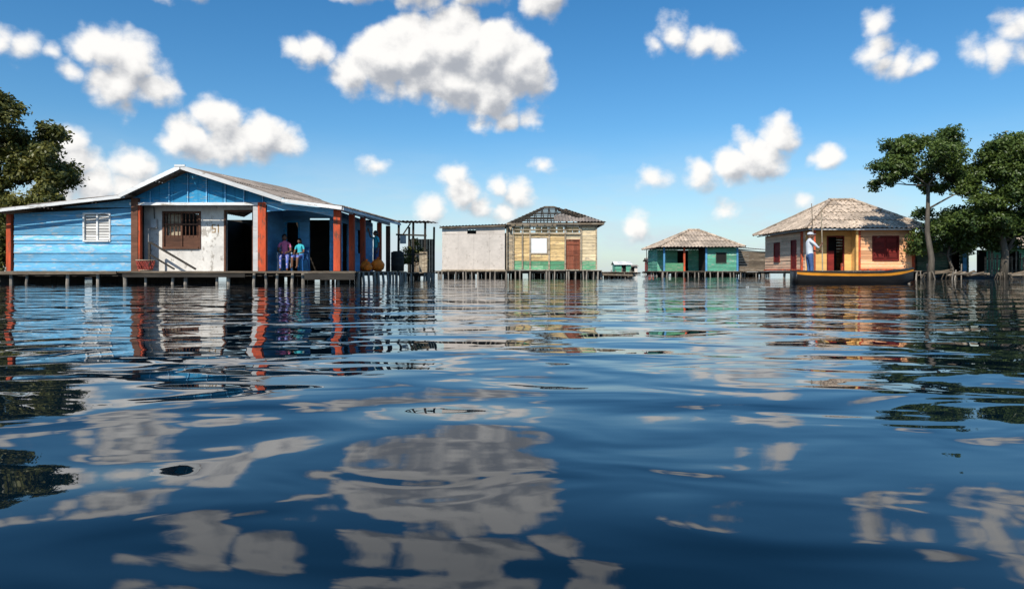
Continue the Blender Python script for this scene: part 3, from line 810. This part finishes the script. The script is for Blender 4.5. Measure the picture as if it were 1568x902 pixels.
tree('distant_mangrove_thicket', (36, 58, 0), [(0, 0, 0), (0, 0, 1), (.1, 0, 2)],
     [(x, z, 1.5) for x, z in ((-8, 1.6), (-6, 2.2), (-4, 2.8), (-2, 2.6), (0, 3.2), (2, 3.8), (4, 3.3), (6, 3.6), (8, 3.0))], L_dark, depth=2, leaf=.15, per=150, seed=21, trad=.15)

random.seed(99)
# ================================================================== canoe
C = Thing('wooden_canoe')
Lb, BX, BY, BZ = 4.0, 9.45, 22.9, .10
def section(t):
    w = .46 * (math.sin(math.pi * min(1, max(0, (t * .86 + .12)))) ** .55)
    if t > .9: w *= 1 - (t - .9) * 7
    w = max(w, .035)
    zk = -.16 + .28 * max(0, (t - .8) / .2) ** 1.6 + .12 * max(0, (.12 - t) / .12) ** 2
    zg = .38 + .05 * (2 * t - 1) ** 2 + .09 * max(0, t - .75) / .25
    return w, zk + BZ, zg + BZ
NS = 26
hull, stripe, rim, inn = C.acc('hull', M_hull, True), C.acc('orange_strake', M_hully, True), C.acc('gunwale', M_hull), C.acc('inside', M_boatin, True)
rows_ = [(.0, 0.0), (.45, .06), (.75, .25), (.92, .55), (.98, .80)]
def pts(t, inset=0):
    w, zk, zg = section(t); x = BX + Lb * t; H_ = zg - zk
    return [(x, (w - inset) * a, zk + H_ * b + inset) for a, b in rows_] + [(x, (w - inset), zg)]
def loft(acc, j0, j1, inset=0, out=0):
    for sgn in (-1, 1):
        V, F = [], []
        k = j1 - j0 + 1
        for i in range(NS + 1):
            for p in pts(i / NS, inset)[j0:j1 + 1]:
                V.append((p[0], BY + sgn * (p[1] + out), p[2]))
        for i in range(NS):
            for j in range(k - 1):
                F.append((i * k + j, (i + 1) * k + j, (i + 1) * k + j + 1, i * k + j + 1))
        acc.add(V, F, .5)
loft(hull, 0, 4); loft(stripe, 4, 5, 0, .004); loft(inn, 0, 5, .03)
for sgn in (-1, 1):
    for i in range(NS):
        a, b = pts(i / NS)[-1], pts((i + 1) / NS)[-1]
        rim.beam((a[0], BY + sgn * (a[1] - .01), a[2] + .012), (b[0], BY + sgn * (b[1] - .01), b[2] + .012), .06, .045, .5)
w, zk, zg = section(0); hull.hexa([(BX - .02, BY - w, zk + .05), (BX - .02, BY + w, zk + .05), (BX - .02, BY + w, zg), (BX - .02, BY - w, zg)], [(BX + .02, BY - w, zk + .05), (BX + .02, BY + w, zk + .05), (BX + .02, BY + w, zg), (BX + .02, BY - w, zg)])
for t in (.3, .55, .78):
    w, zk, zg = section(t); C.acc('thwarts', M_pale).box(BX + Lb * t - .11, BX + Lb * t + .11, BY - w + .03, BY + w - .03, zg - .12, zg - .085)
C.acc('bow_deck', M_hully).hexa([(BX + Lb * .87, BY - .28, .55), (BX + Lb * .99, BY - .03, .59), (BX + Lb * .99, BY + .03, .59), (BX + Lb * .87, BY + .28, .55)], [(BX + Lb * .87, BY - .28, .53), (BX + Lb * .99, BY - .03, .57), (BX + Lb * .99, BY + .03, .57), (BX + Lb * .87, BY + .28, .53)])
C.acc('floor_boards', M_boatin).box(BX + .15, BX + 3.3, BY - .22, BY + .22, .10, .13)
C.done()
MX, MY = 9.98, 22.9
hp = Thing('punting_pole'); hp.acc('pole', M_pale).tube([(MX + .42, MY - .05, .13), (MX + .36, MY - .14, 1.5), (MX + .30, MY - .2, 2.65)], [.022, .02, .016], 8); hp.done()

# ================================================================== people
def human(name, loc, heading, pose, cols, scale=1.0, hat=None, longhair=False, headtilt=0.0, headturn=0.0, grip=None):
    T = Thing(name)
    M = Matrix.Translation(Vector(loc)) @ Matrix.Rotation(heading, 4, 'Z') @ Matrix.Scale(scale, 4)
    Jn = pose
    names = list(Jn.keys()); idx = {k: i for i, k in enumerate(names)}
    bones = [('pelvis', 'spine', 'shirt'), ('spine', 'chest', 'shirt'), ('chest', 'neckb', 'shirt'), ('neckb', 'neck', 'skin'), ('neck', 'skull', 'skin')]
    for s in 'LR':
        bones += [('neckb', 'sh' + s, 'shirt'), ('sh' + s, 'ua' + s, 'shirt'), ('ua' + s, 'el' + s, 'sleeve'), ('el' + s, 'wr' + s, 'skin'),
                  ('pelvis', 'hip' + s, 'pants'), ('hip' + s, 'kn' + s, 'pants'), ('kn' + s, 'an' + s, 'shin'), ('an' + s, 'toe' + s, 'foot')]
    me = bpy.data.meshes.new('body')
    me.from_pydata([Jn[k][0] for k in names], [(idx[a], idx[b]) for a, b, _ in bones], [])
    ob = bpy.data.objects.new('body', me); COL.objects.link(ob)
    sk_ = ob.modifiers.new('Skin', 'SKIN'); ob.modifiers.new('Sub', 'SUBSURF').levels = 2
    for i, k in enumerate(names):
        me.skin_vertices[0].data[i].radius = (Jn[k][1], Jn[k][1])
        me.skin_vertices[0].data[i].use_root = (k == 'pelvis')
    bpy.context.view_layer.update()
    dg = bpy.context.evaluated_depsgraph_get()
    nm = bpy.data.meshes.new_from_object(ob.evaluated_get(dg))
    ob.modifiers.clear(); ob.data = nm
    nm.materials.clear()
    keys = ['skin', 'shirt', 'pants', 'shoe']
    mm = {'skin': M_skin, 'shirt': cols[0], 'pants': cols[1], 'shoe': cols[2]}
    for k in keys: nm.materials.append(mm[k])
    lab = {'skin': 0, 'shirt': 1, 'pants': 2, 'sleeve': 1 if cols[3] else 0, 'shin': 2 if cols[4] else 0, 'foot': 3}
    segs = [(Vector(Jn[a][0]), Vector(Jn[b][0]), lab[c], (Jn[a][1] + Jn[b][1]) / 2) for a, b, c in bones]
    for p in nm.polygons:
        c = p.center; best, bd = 0, 1e9
        for a, b, l_, r_ in segs:
            ab = b - a; t = max(0, min(1, (c - a).dot(ab) / ab.length_squared)); d = (c - a - ab * t).length / r_
            if d < bd: bd, best = d, l_
        p.material_index = best; p.use_smooth = True
    at = nm.attributes.new('tint', 'FLOAT', 'FACE'); at.data.foreach_set('value', np.full(len(nm.polygons), .5, dtype=np.float32))
    nm.transform(M); ob.parent = T.e
    hc = Vector(Jn['skull'][0]) + Vector((0, .015, .035))
    Rh = Matrix.Rotation(headturn, 3, 'Z') @ Matrix.Rotation(headtilt, 3, 'X')
    hd = T.acc('head', M_skin, True)
    def face(p):
        q = p.copy()
        if p.y > 0:
            if abs(p.x) < .28 and -.25 < p.z < .12: q.y += .16 * (1 - abs(p.x) / .28)
            if p.z < -.4: q.x *= .82; q.y *= 1.02
        if p.z < -.5: q.x *= .85
        return q
    hd.ell(hc, (.076, .094, .115), 22, 16, Rh, face)
    def hp_(x, y, z): return hc + Rh @ Vector((x, y, z))
    for s in (-1, 1):
        hd.ell(hp_(s * .077, -.005, -.005), (.012, .02, .032), 8, 6, Rh)
        T.acc('eyes', M_eyew, True).ell(hp_(s * .03, .083, .012), (.013, .008, .007), 8, 6, Rh)
        T.acc('pupils', M_hair, True).ell(hp_(s * .03, .090, .012), (.006, .004, .006), 8, 6, Rh)
        T.acc('brows', M_hair).ell(hp_(s * .03, .088, .03), (.018, .006, .004), 8, 4, Rh)
    T.acc('mouth', M_lip, True).ell(hp_(0, .088, -.055), (.022, .008, .007), 10, 5, Rh)
    hr_ = T.acc('hair', M_hair, True)
    hr_.ell(hp_(0, -.014, .018), (.084, .098, .112), 18, 9, Rh @ Matrix.Rotation(-.25, 3, 'X'), vmin=-.12)
    if longhair:
        hr_.ell(hp_(0, -.065, -.03), (.075, .05, .12), 14, 9, Rh)
    if hat:
        h_ = T.acc('cap', hat, True)
        h_.ell(hp_(0, -.005, .045), (.09, .108, .085), 18, 7, Rh, vmin=-.05)
        h_.ell(hp_(0, .11, .045), (.07, .075, .008), 14, 6, Rh)
    hn = T.acc('hands', M_skin, True)
    for s in 'LR':
        w_ = Vector(Jn['wr' + s][0]); e_ = Vector(Jn['el' + s][0]); d = (w_ - e_).normalized()
        sd = -1 if s == 'L' else 1
        up = Vector((0, 0, 1)) if abs(d.z) < .8 else Vector((0, 1, 0))
        nrm = (d.cross(up)).normalized() * -sd
        ac = nrm.cross(d).normalized()
        Rm = Matrix((ac, d, nrm)).transposed()
        hn.ell(w_ + d * .045, (.038, .055, .018), 12, 8, Rm)
        curl = 1.0 if (grip and s in grip) else .45
        for k, ln in enumerate((.068, .076, .070, .055)):
            o = w_ + d * .085 + ac * (-.028 + .0187 * k)
            p = [o - d * .02]; ang = .15
            for q in range(3):
                ang += curl * .75
                p.append(p[-1] + (d * math.cos(ang - curl * .5) + nrm * math.sin(ang - curl * .5) * 1) * ln * (.5, .33, .28)[q] * 1.1)
            hn.tube(p, [.0095, .009, .008, .006], 8)
        o = w_ + d * .03 + ac * -.03
        hn.tube([o, o - ac * .025 + d * .02 + nrm * .012, o - ac * .03 + d * .045 + nrm * .03], [.012, .011, .008], 8)
    T.done(M)

def stand(arm='rest'):
    P = {'pelvis': ((0, 0, .95), .125), 'spine': ((0, 0, 1.10), .11), 'chest': ((0, -.005, 1.28), .13), 'neckb': ((0, 0, 1.42), .07), 'neck': ((0, .01, 1.49), .048), 'skull': ((0, .02, 1.56), .055)}
    for s, g_ in (('L', -1), ('R', 1)):
        P['sh' + s] = ((g_ * .165, 0, 1.39), .058)
        if arm == 'pole' and s == 'R':
            P['uaR'] = ((.21, .10, 1.29), .048); P['elR'] = ((.23, .20, 1.17), .04); P['wrR'] = ((.16, .33, 1.30), .028)
        elif arm == 'pole':
            P['uaL'] = ((-.21, .06, 1.26), .048); P['elL'] = ((-.20, .14, 1.10), .04); P['wrL'] = ((.02, .32, 1.08), .028)
        elif arm == 'up' and s == 'R':
            P['uaR'] = ((.24, .06, 1.42), .047); P['elR'] = ((.33, .12, 1.48), .04); P['wrR'] = ((.30, .2, 1.70), .028)
        else:
            P['ua' + s] = ((g_ * .20, -.01, 1.25), .047); P['el' + s] = ((g_ * .225, -.02, 1.11), .04); P['wr' + s] = ((g_ * .23, .06, .88), .028)
        P['hip' + s] = ((g_ * .09, 0, .88), .09); P['kn' + s] = ((g_ * .11, .03, .49), .06)
        P['an' + s] = ((g_ * .12, -.02, .08), .04); P['toe' + s] = ((g_ * .14, .13, .03), .03)
    return P
def sit():
    P = {'pelvis': ((0, 0, .53), .13), 'spine': ((0, -.03, .68), .11), 'chest': ((0, -.02, .85), .12), 'neckb': ((0, 0, .98), .062), 'neck': ((0, .015, 1.05), .044), 'skull': ((0, .03, 1.12), .052)}
    for s, g_ in (('L', -1), ('R', 1)):
        P['sh' + s] = ((g_ * .15, 0, .95), .052); P['ua' + s] = ((g_ * .19, .03, .83), .044); P['el' + s] = ((g_ * .21, .07, .69), .037); P['wr' + s] = ((g_ * .12, .28, .64), .026)
        P['hip' + s] = ((g_ * .09, .05, .50), .09); P['kn' + s] = ((g_ * .12, .42, .51), .065); P['an' + s] = ((g_ * .11, .44, .09), .038); P['toe' + s] = ((g_ * .12, .57, .035), .028)
    return P
human('man_punting', (MX, MY, .13), -math.pi / 2, stand('pole'), (M_shirtw, M_jean, M_hair, True, True), 1.0, hat=M_shirtw, grip='LR', headturn=-.3)
human('woman_sitting', (-7.86, 23.6, fl), math.pi + .25, sit(), (M_pink, M_floral, M_brown, False, True), 1.0, longhair=True, headturn=.2)
human('girl_sitting', (-7.30, 23.5, fl + .08), math.pi - .2, sit(), (M_turq, M_floral, M_brown, False, False), .82, longhair=True, headtilt=-.2)
human('woman_standing', (-5.45, 27.4, fl), math.pi * .7, stand('up'), (M_turq, M_jean, M_brown, False, True), .95, longhair=True, headturn=-.3)

def chair(name, x, y, z, rot, mat, s=1.0):
    T = Thing(name); a = T.acc('seat', mat); l_ = T.acc('legs', mat); b_ = T.acc('backrest', mat)
    a.box(-.22, .22, -.2, .24, .40, .43, .5)
    for sx in (-1, 1):
        l_.beam((sx * .2, .22, .4), (sx * .23, .25, 0), .035, .035, .5); l_.beam((sx * .2, -.2, .4), (sx * .23, -.25, 0), .035, .035, .5)
        b_.beam((sx * .2, -.2, .42), (sx * .2, -.28, .85), .035, .04, .5)
        b_.beam((sx * .23, -.2, .62), (sx * .23, .2, .62), .05, .025, .5); l_.beam((sx * .23, .2, .42), (sx * .23, .2, .62), .03, .03, .5)
    for k in range(5): b_.beam((-.14 + k * .07, -.2, .43), (-.14 + k * .07, -.28, .83), .04, .015, .5)
    b_.beam((-.22, -.285, .85), (.22, -.285, .85), .04, .06, .5)
    T.done(Matrix.Translation((x, y, z)) @ Matrix.Rotation(rot, 4, 'Z') @ Matrix.Scale(s, 4))
chair('plastic_chair', -7.86, 23.63, fl, math.pi + .25, M_plastic)
chair('plastic_chair', -7.30, 23.53, fl, math.pi - .2, M_bplastic, .95)

def sack(name, x, y, z, r):
    T = Thing(name)
    def f(p):
        q = p * (1 + .05 * math.sin(9 * math.atan2(p.y, p.x)) + .03 * math.sin(p.z * 9)); return q
    T.acc('sack', M_orangep, True).ell((x, y, z + r * .85), (r, r, r * .9), 26, 16, None, f)
    T.acc('tied_neck', M_orangep, True).tube([(x, y, z + r * 1.6), (x + .02, y, z + r * 1.85), (x + .03, y, z + r * 2.1)], [r * .25, r * .12, r * .3], 10)
    T.done()
sack('orange_sack', -5.58, 26.1, fl, .22); sack('orange_sack', -5.2, 26.4, fl, .26); sack('orange_sack', -5.35, 25.4, fl, .15)

def barrel(name, x, y, z, r, h, mat):
    T = Thing(name)
    prof = [(0, .92), (.03, 1), (.3, 1.0), (.33, 1.04), (.36, 1), (.63, 1), (.66, 1.04), (.69, 1), (.97, 1), (1, .9)]
    T.acc('drum', mat, True).tube([(x, y, z + h * a) for a, _ in prof], [r * b for _, b in prof], 18, .5)
    T.acc('lid', M_dark).tube([(x, y, z + h), (x, y, z + h + .03)], r * .7, 14); T.done()
barrel('water_drum', -5.3, 31.6, fl, .3, .9, M_dark)
Bk = Thing('woven_basket'); bb = Bk.acc('weave', M_redh)
for k in range(16):
    a = 2 * math.pi * k / 16
    for dlt in (-.6, .6):
        p = [(-12.0 + (.2 + .08 * t) * math.cos(a + dlt * t), 22.35 + (.2 + .08 * t) * math.sin(a + dlt * t), fl + .02 + .32 * t) for t in (0, .33, .66, 1)]
        bb.tube(p, .012, 5)
rg = [(-12.0 + .28 * math.cos(a), 22.35 + .28 * math.sin(a), fl + .35) for a in np.linspace(0, 2 * math.pi, 20)]
Bk.acc('rim', M_pale).tube(rg, .018, 6)
rg = [(-12.0 + .2 * math.cos(a), 22.35 + .2 * math.sin(a), fl + .03) for a in np.linspace(0, 2 * math.pi, 20)]
Bk.acc('rim', M_pale).tube(rg, .018, 6); Bk.done()

# ================================================================== water
me = bpy.data.meshes.new('water')
S_ = 6000
me.from_pydata([(-S_, -200, WZ), (S_, -200, WZ), (S_, S_ * 1.5, WZ), (-S_, S_ * 1.5, WZ)], [], [(0, 1, 2, 3)])
wo = bpy.data.objects.new('water', me); COL.objects.link(wo)
m = bpy.data.materials.new('lagoon_water'); m.use_nodes = True; t = NT(m.node_tree); m.node_tree.nodes.clear()
out = t.n('ShaderNodeOutputMaterial'); b = t.n('ShaderNodeBsdfPrincipled'); t.l(b.outputs[0], out.inputs[0])
b.inputs['Base Color'].default_value = (.001, .007, .014, 1); b.inputs['Roughness'].default_value = .008; b.inputs['IOR'].default_value = 1.37
tc = t.n('ShaderNodeTexCoord')
def mapped(sx, sy, rot=0):
    mp = t.n('ShaderNodeMapping'); mp.inputs['Scale'].default_value = (sx, sy, 1); mp.inputs['Rotation'].default_value = (0, 0, rot)
    t.l(tc.outputs['Object'], mp.inputs[0]); return mp.outputs[0]
h1 = t.noise(mapped(.65, 1.0, .12), 1.2, 1, .4, .4).outputs[0]
h2 = t.noise(mapped(.6, 1.0, -.15), 3.2, 1.5, .45, .7).outputs[0]
h3 = t.noise(mapped(.45, 1.0, .05), 8.0, 2, .5).outputs[0]
h0 = t.noise(mapped(.35, 1.0, -.05), .22, 1, .4).outputs[0]
big = t.noise(mapped(.6, 1, 0), .12, 2, .5).outputs[0]
pat = t.maprange(big, .35, .65, .35, 1.4)
hh = t.math('MULTIPLY', h1, .048)
hh = t.math('MULTIPLY_ADD', t.math('MULTIPLY', h2, pat), .017, hh)
hh = t.math('MULTIPLY_ADD', t.math('MULTIPLY', h3, pat), .0009, hh)
hh = t.math('MULTIPLY_ADD', h0, .05, hh)
bp = t.n('ShaderNodeBump'); bp.inputs['Strength'].default_value = 1; bp.inputs['Distance'].default_value = 1
t.l(hh, bp.inputs['Height']); t.l(bp.outputs[0], b.inputs['Normal'])
me.materials.append(m)

# ================================================================== sky
SUN_EL, SUN_AZ = math.radians(42), math.radians(202)   # azimuth clockwise from +Y
world = bpy.data.worlds.new('World'); scene.world = world; world.use_nodes = True
t = NT(world.node_tree); world.node_tree.nodes.clear()
out = t.n('ShaderNodeOutputWorld')
STR = .11
sky = t.n('ShaderNodeTexSky'); sky.sky_type = 'NISHITA'; sky.sun_disc = False; sky.sun_elevation = SUN_EL; sky.sun_rotation = SUN_AZ
sky.air_density = 1.0; sky.dust_density = .5; sky.ozone_density = 1.2
tc = t.n('ShaderNodeTexCoord'); sp = t.n('ShaderNodeSeparateXYZ'); t.l(tc.outputs['Generated'], sp.inputs[0])
az = t.math('ARCTAN2', sp.outputs[0], sp.outputs[1]); el = t.math('ARCSINE', sp.outputs[2])
KV = 1.12
cb = t.n('ShaderNodeCombineXYZ'); t.l(az, cb.inputs[0]); t.l(t.math('MULTIPLY', el, KV), cb.inputs[1])
p0 = cb.outputs[0]
hs = t.n('ShaderNodeHueSaturation'); hs.inputs['Saturation'].default_value = 1.36; hs.inputs['Value'].default_value = 1.0; hs.inputs['Hue'].default_value = .493
t.l(sky.outputs[0], hs.inputs['Color'])
skyc = t.mixc(1.0, hs.outputs[0], (.86, 1.05, 1.20), 'MULTIPLY')
hn = t.noise(t.vmath('MULTIPLY', p0, (1.0, 3.0, 1)), 5, 5, .6).outputs[0]
hz = t.math('MULTIPLY', t.maprange(el, .0, .21, 1, 0, True), t.maprange(hn, .38, .62, .45, .95, True))
base = t.mixc(hz, skyc, (5.9, 6.8, 7.5))
plain = t.n('ShaderNodeBackground'); plain.inputs[1].default_value = STR; t.l(base, plain.inputs[0])
LD = (-.009, .014, 0)
def billow(p):
    v = t.n('ShaderNodeTexVoronoi', voronoi_dimensions='2D', feature='F1'); v.inputs['Scale'].default_value = 22
    t.l(p, v.inputs['Vector']); return v.outputs['Distance']
# bearing table of cumulus lobes: (east, down, radius), 1045 units = tan 45 deg, horizon at 417
lobes = [(585, 92, 60), (540, 112, 42), (635, 78, 66), (695, 68, 68), (750, 88, 68), (792, 108, 60), (690, 122, 58), (755, 135, 54), (640, 116, 44), (735, 184, 24), (775, 184, 26), (812, 182, 22),
 (130, 80, 36), (165, 76, 48), (200, 92, 52), (180, 130, 50), (228, 132, 42), (105, 105, 30), (195, 162, 32),
 (338, 178, 46), (288, 208, 44), (345, 212, 48), (398, 212, 48), (435, 220, 34), (260, 220, 28), (320, 222, 38), (370, 222, 38),
 (30, 72, 40), (-5, 65, 36), (75, 80, 22), (85, 225, 42), (110, 265, 52), (150, 285, 44), (205, 262, 40), (200, 290, 42), (238, 285, 26), (90, 300, 46), (60, 250, 42),
 (470, 75, 28), (497, 85, 22), (445, 70, 18), (1035, 52, 32), (1075, 65, 30), (1112, 72, 24), (1005, 68, 20),
 (1338, 42, 28), (1340, 75, 32), (1375, 97, 26), (1412, 103, 20), (1350, 95, 24), (1485, 85, 34), (1525, 82, 36), (1565, 45, 38), (1560, 88, 34),
 (1188, 208, 42), (1165, 235, 46), (1120, 252, 42), (1080, 268, 32), (1000, 276, 24), (1140, 225, 32), (1265, 240, 24), (1240, 242, 14),
 (580, 252, 22), (827, 253, 19), (690, 272, 28), (705, 300, 34), (765, 285, 24), (795, 298, 30), (770, 330, 24), (660, 320, 26), (735, 318, 28), (975, 345, 27), (1220, 308, 20), (1115, 325, 17),
 (560, -45, 60), (640, -55, 70), (740, -50, 66), (840, -10, 44), (520, -5, 20), (720, -10, 30), (620, -8, 24), (700, -100, 60), (300, -55, 60), (380, -85, 55), (240, -12, 24), (1480, -60, 60), (900, -110, 60)]
def field(p, sel):
    acc = None
    for (px, py, r) in sel:
        u, v = (px - 784) / 1045, (417 - py) / 1045
        a = math.atan(u); e = math.atan(v * math.cos(a)) * KV
        k = math.cos(a) ** 1.5
        d = t.vmath('DISTANCE', p, (a, e, 0))
        f = t.math('MULTIPLY_ADD', d, -1045 / 40, r * k / 40)
        acc = f if acc is None else t.math('MAXIMUM', acc, f)
    return acc
edges = [-900, 262, 500, 885, 1240, 2600]
prev = plain.outputs[0]
elok = t.math('MULTIPLY', t.math('GREATER_THAN', el, 0.0), t.math('LESS_THAN', el, .62))
for i in range(5):
    lo, hi = edges[i], edges[i + 1]
    wn = t.noise(p0, 12, 3, .55)
    off = t.vmath('MULTIPLY', t.vmath('SUBTRACT', wn.outputs['Color'], (.5, .5, .5)), (.04, .035, 0))
    pw = t.vmath('ADD', p0, off)
    pl2 = t.vmath('ADD', pw, (-.010, .026, 0))
    n1 = t.noise(p0, 19, 8, .56).outputs[0]
    n2 = t.noise(t.vmath('ADD', p0, LD), 19, 4, .56).outputs[0]
    b1 = billow(pw); b2 = billow(t.vmath('ADD', pw, LD))
    detail = t.math('ADD', t.math('MULTIPLY', t.math('SUBTRACT', n1, .5), 1.5), t.math('MULTIPLY', t.math('SUBTRACT', .42, b1), .30))
    dl = t.math('ADD', t.math('MULTIPLY', t.math('SUBTRACT', n1, n2), 1.5), t.math('MULTIPLY', t.math('SUBTRACT', b2, b1), .18))
    sel = [q for q in lobes if q[0] + q[2] + 55 > lo and q[0] - q[2] - 55 < hi]
    F1 = field(pw, sel); F2 = field(pl2, sel)
    dens = t.math('ADD', detail, F1)
    alpha = t.maprange(dens, -.10, .48, 0, .98, True)
    light = t.math('ADD', t.math('ADD', t.math('MULTIPLY', t.math('SUBTRACT', F1, F2), .68), dl), .60)
    light = t.math('SUBTRACT', light, t.math('MULTIPLY', t.math('MAXIMUM', t.math('MINIMUM', F1, 1.2), 0), .10))
    light = t.maprange(light, .0, .95, 0, 1, True)
    ccol = t.mixc(light, (3.9, 4.1, 4.5), (9.4, 9.2, 8.9))
    fin = t.mixc(alpha, base, ccol)
    bg = t.n('ShaderNodeBackground'); bg.inputs[1].default_value = STR; t.l(fin, bg.inputs[0])
    alo, ahi = math.atan((lo - 784) / 1045), math.atan((hi - 784) / 1045)
    mask = t.math('MULTIPLY', elok, t.math('MULTIPLY', t.math('GREATER_THAN', az, alo), t.math('LESS_THAN', az, ahi)))
    mx = t.n('ShaderNodeMixShader'); t.l(mask, mx.inputs[0]); t.l(prev, mx.inputs[1]); t.l(bg.outputs[0], mx.inputs[2])
    prev = mx.outputs[0]
t.l(prev, out.inputs[0])

sd = Vector((math.sin(SUN_AZ) * math.cos(SUN_EL), math.cos(SUN_AZ) * math.cos(SUN_EL), math.sin(SUN_EL)))
sl_ = bpy.data.lights.new('sun', 'SUN'); sl_.energy = 5.0; sl_.angle = math.radians(.5); sl_.color = (1, .94, .84)
so = bpy.data.objects.new('sun', sl_); COL.objects.link(so); so.rotation_euler = sd.to_track_quat('Z', 'Y').to_euler(); so.location = (0, -10, 30)

cam = bpy.data.cameras.new('camera'); cam.lens = 24; cam.sensor_width = 36; cam.clip_end = 20000; cam.clip_start = .05
cam.shift_y = -34 / 1568
co = bpy.data.objects.new('camera', cam); COL.objects.link(co); co.location = (0, 0, .5); co.rotation_euler = (math.pi / 2, 0, 0)
scene.camera = co
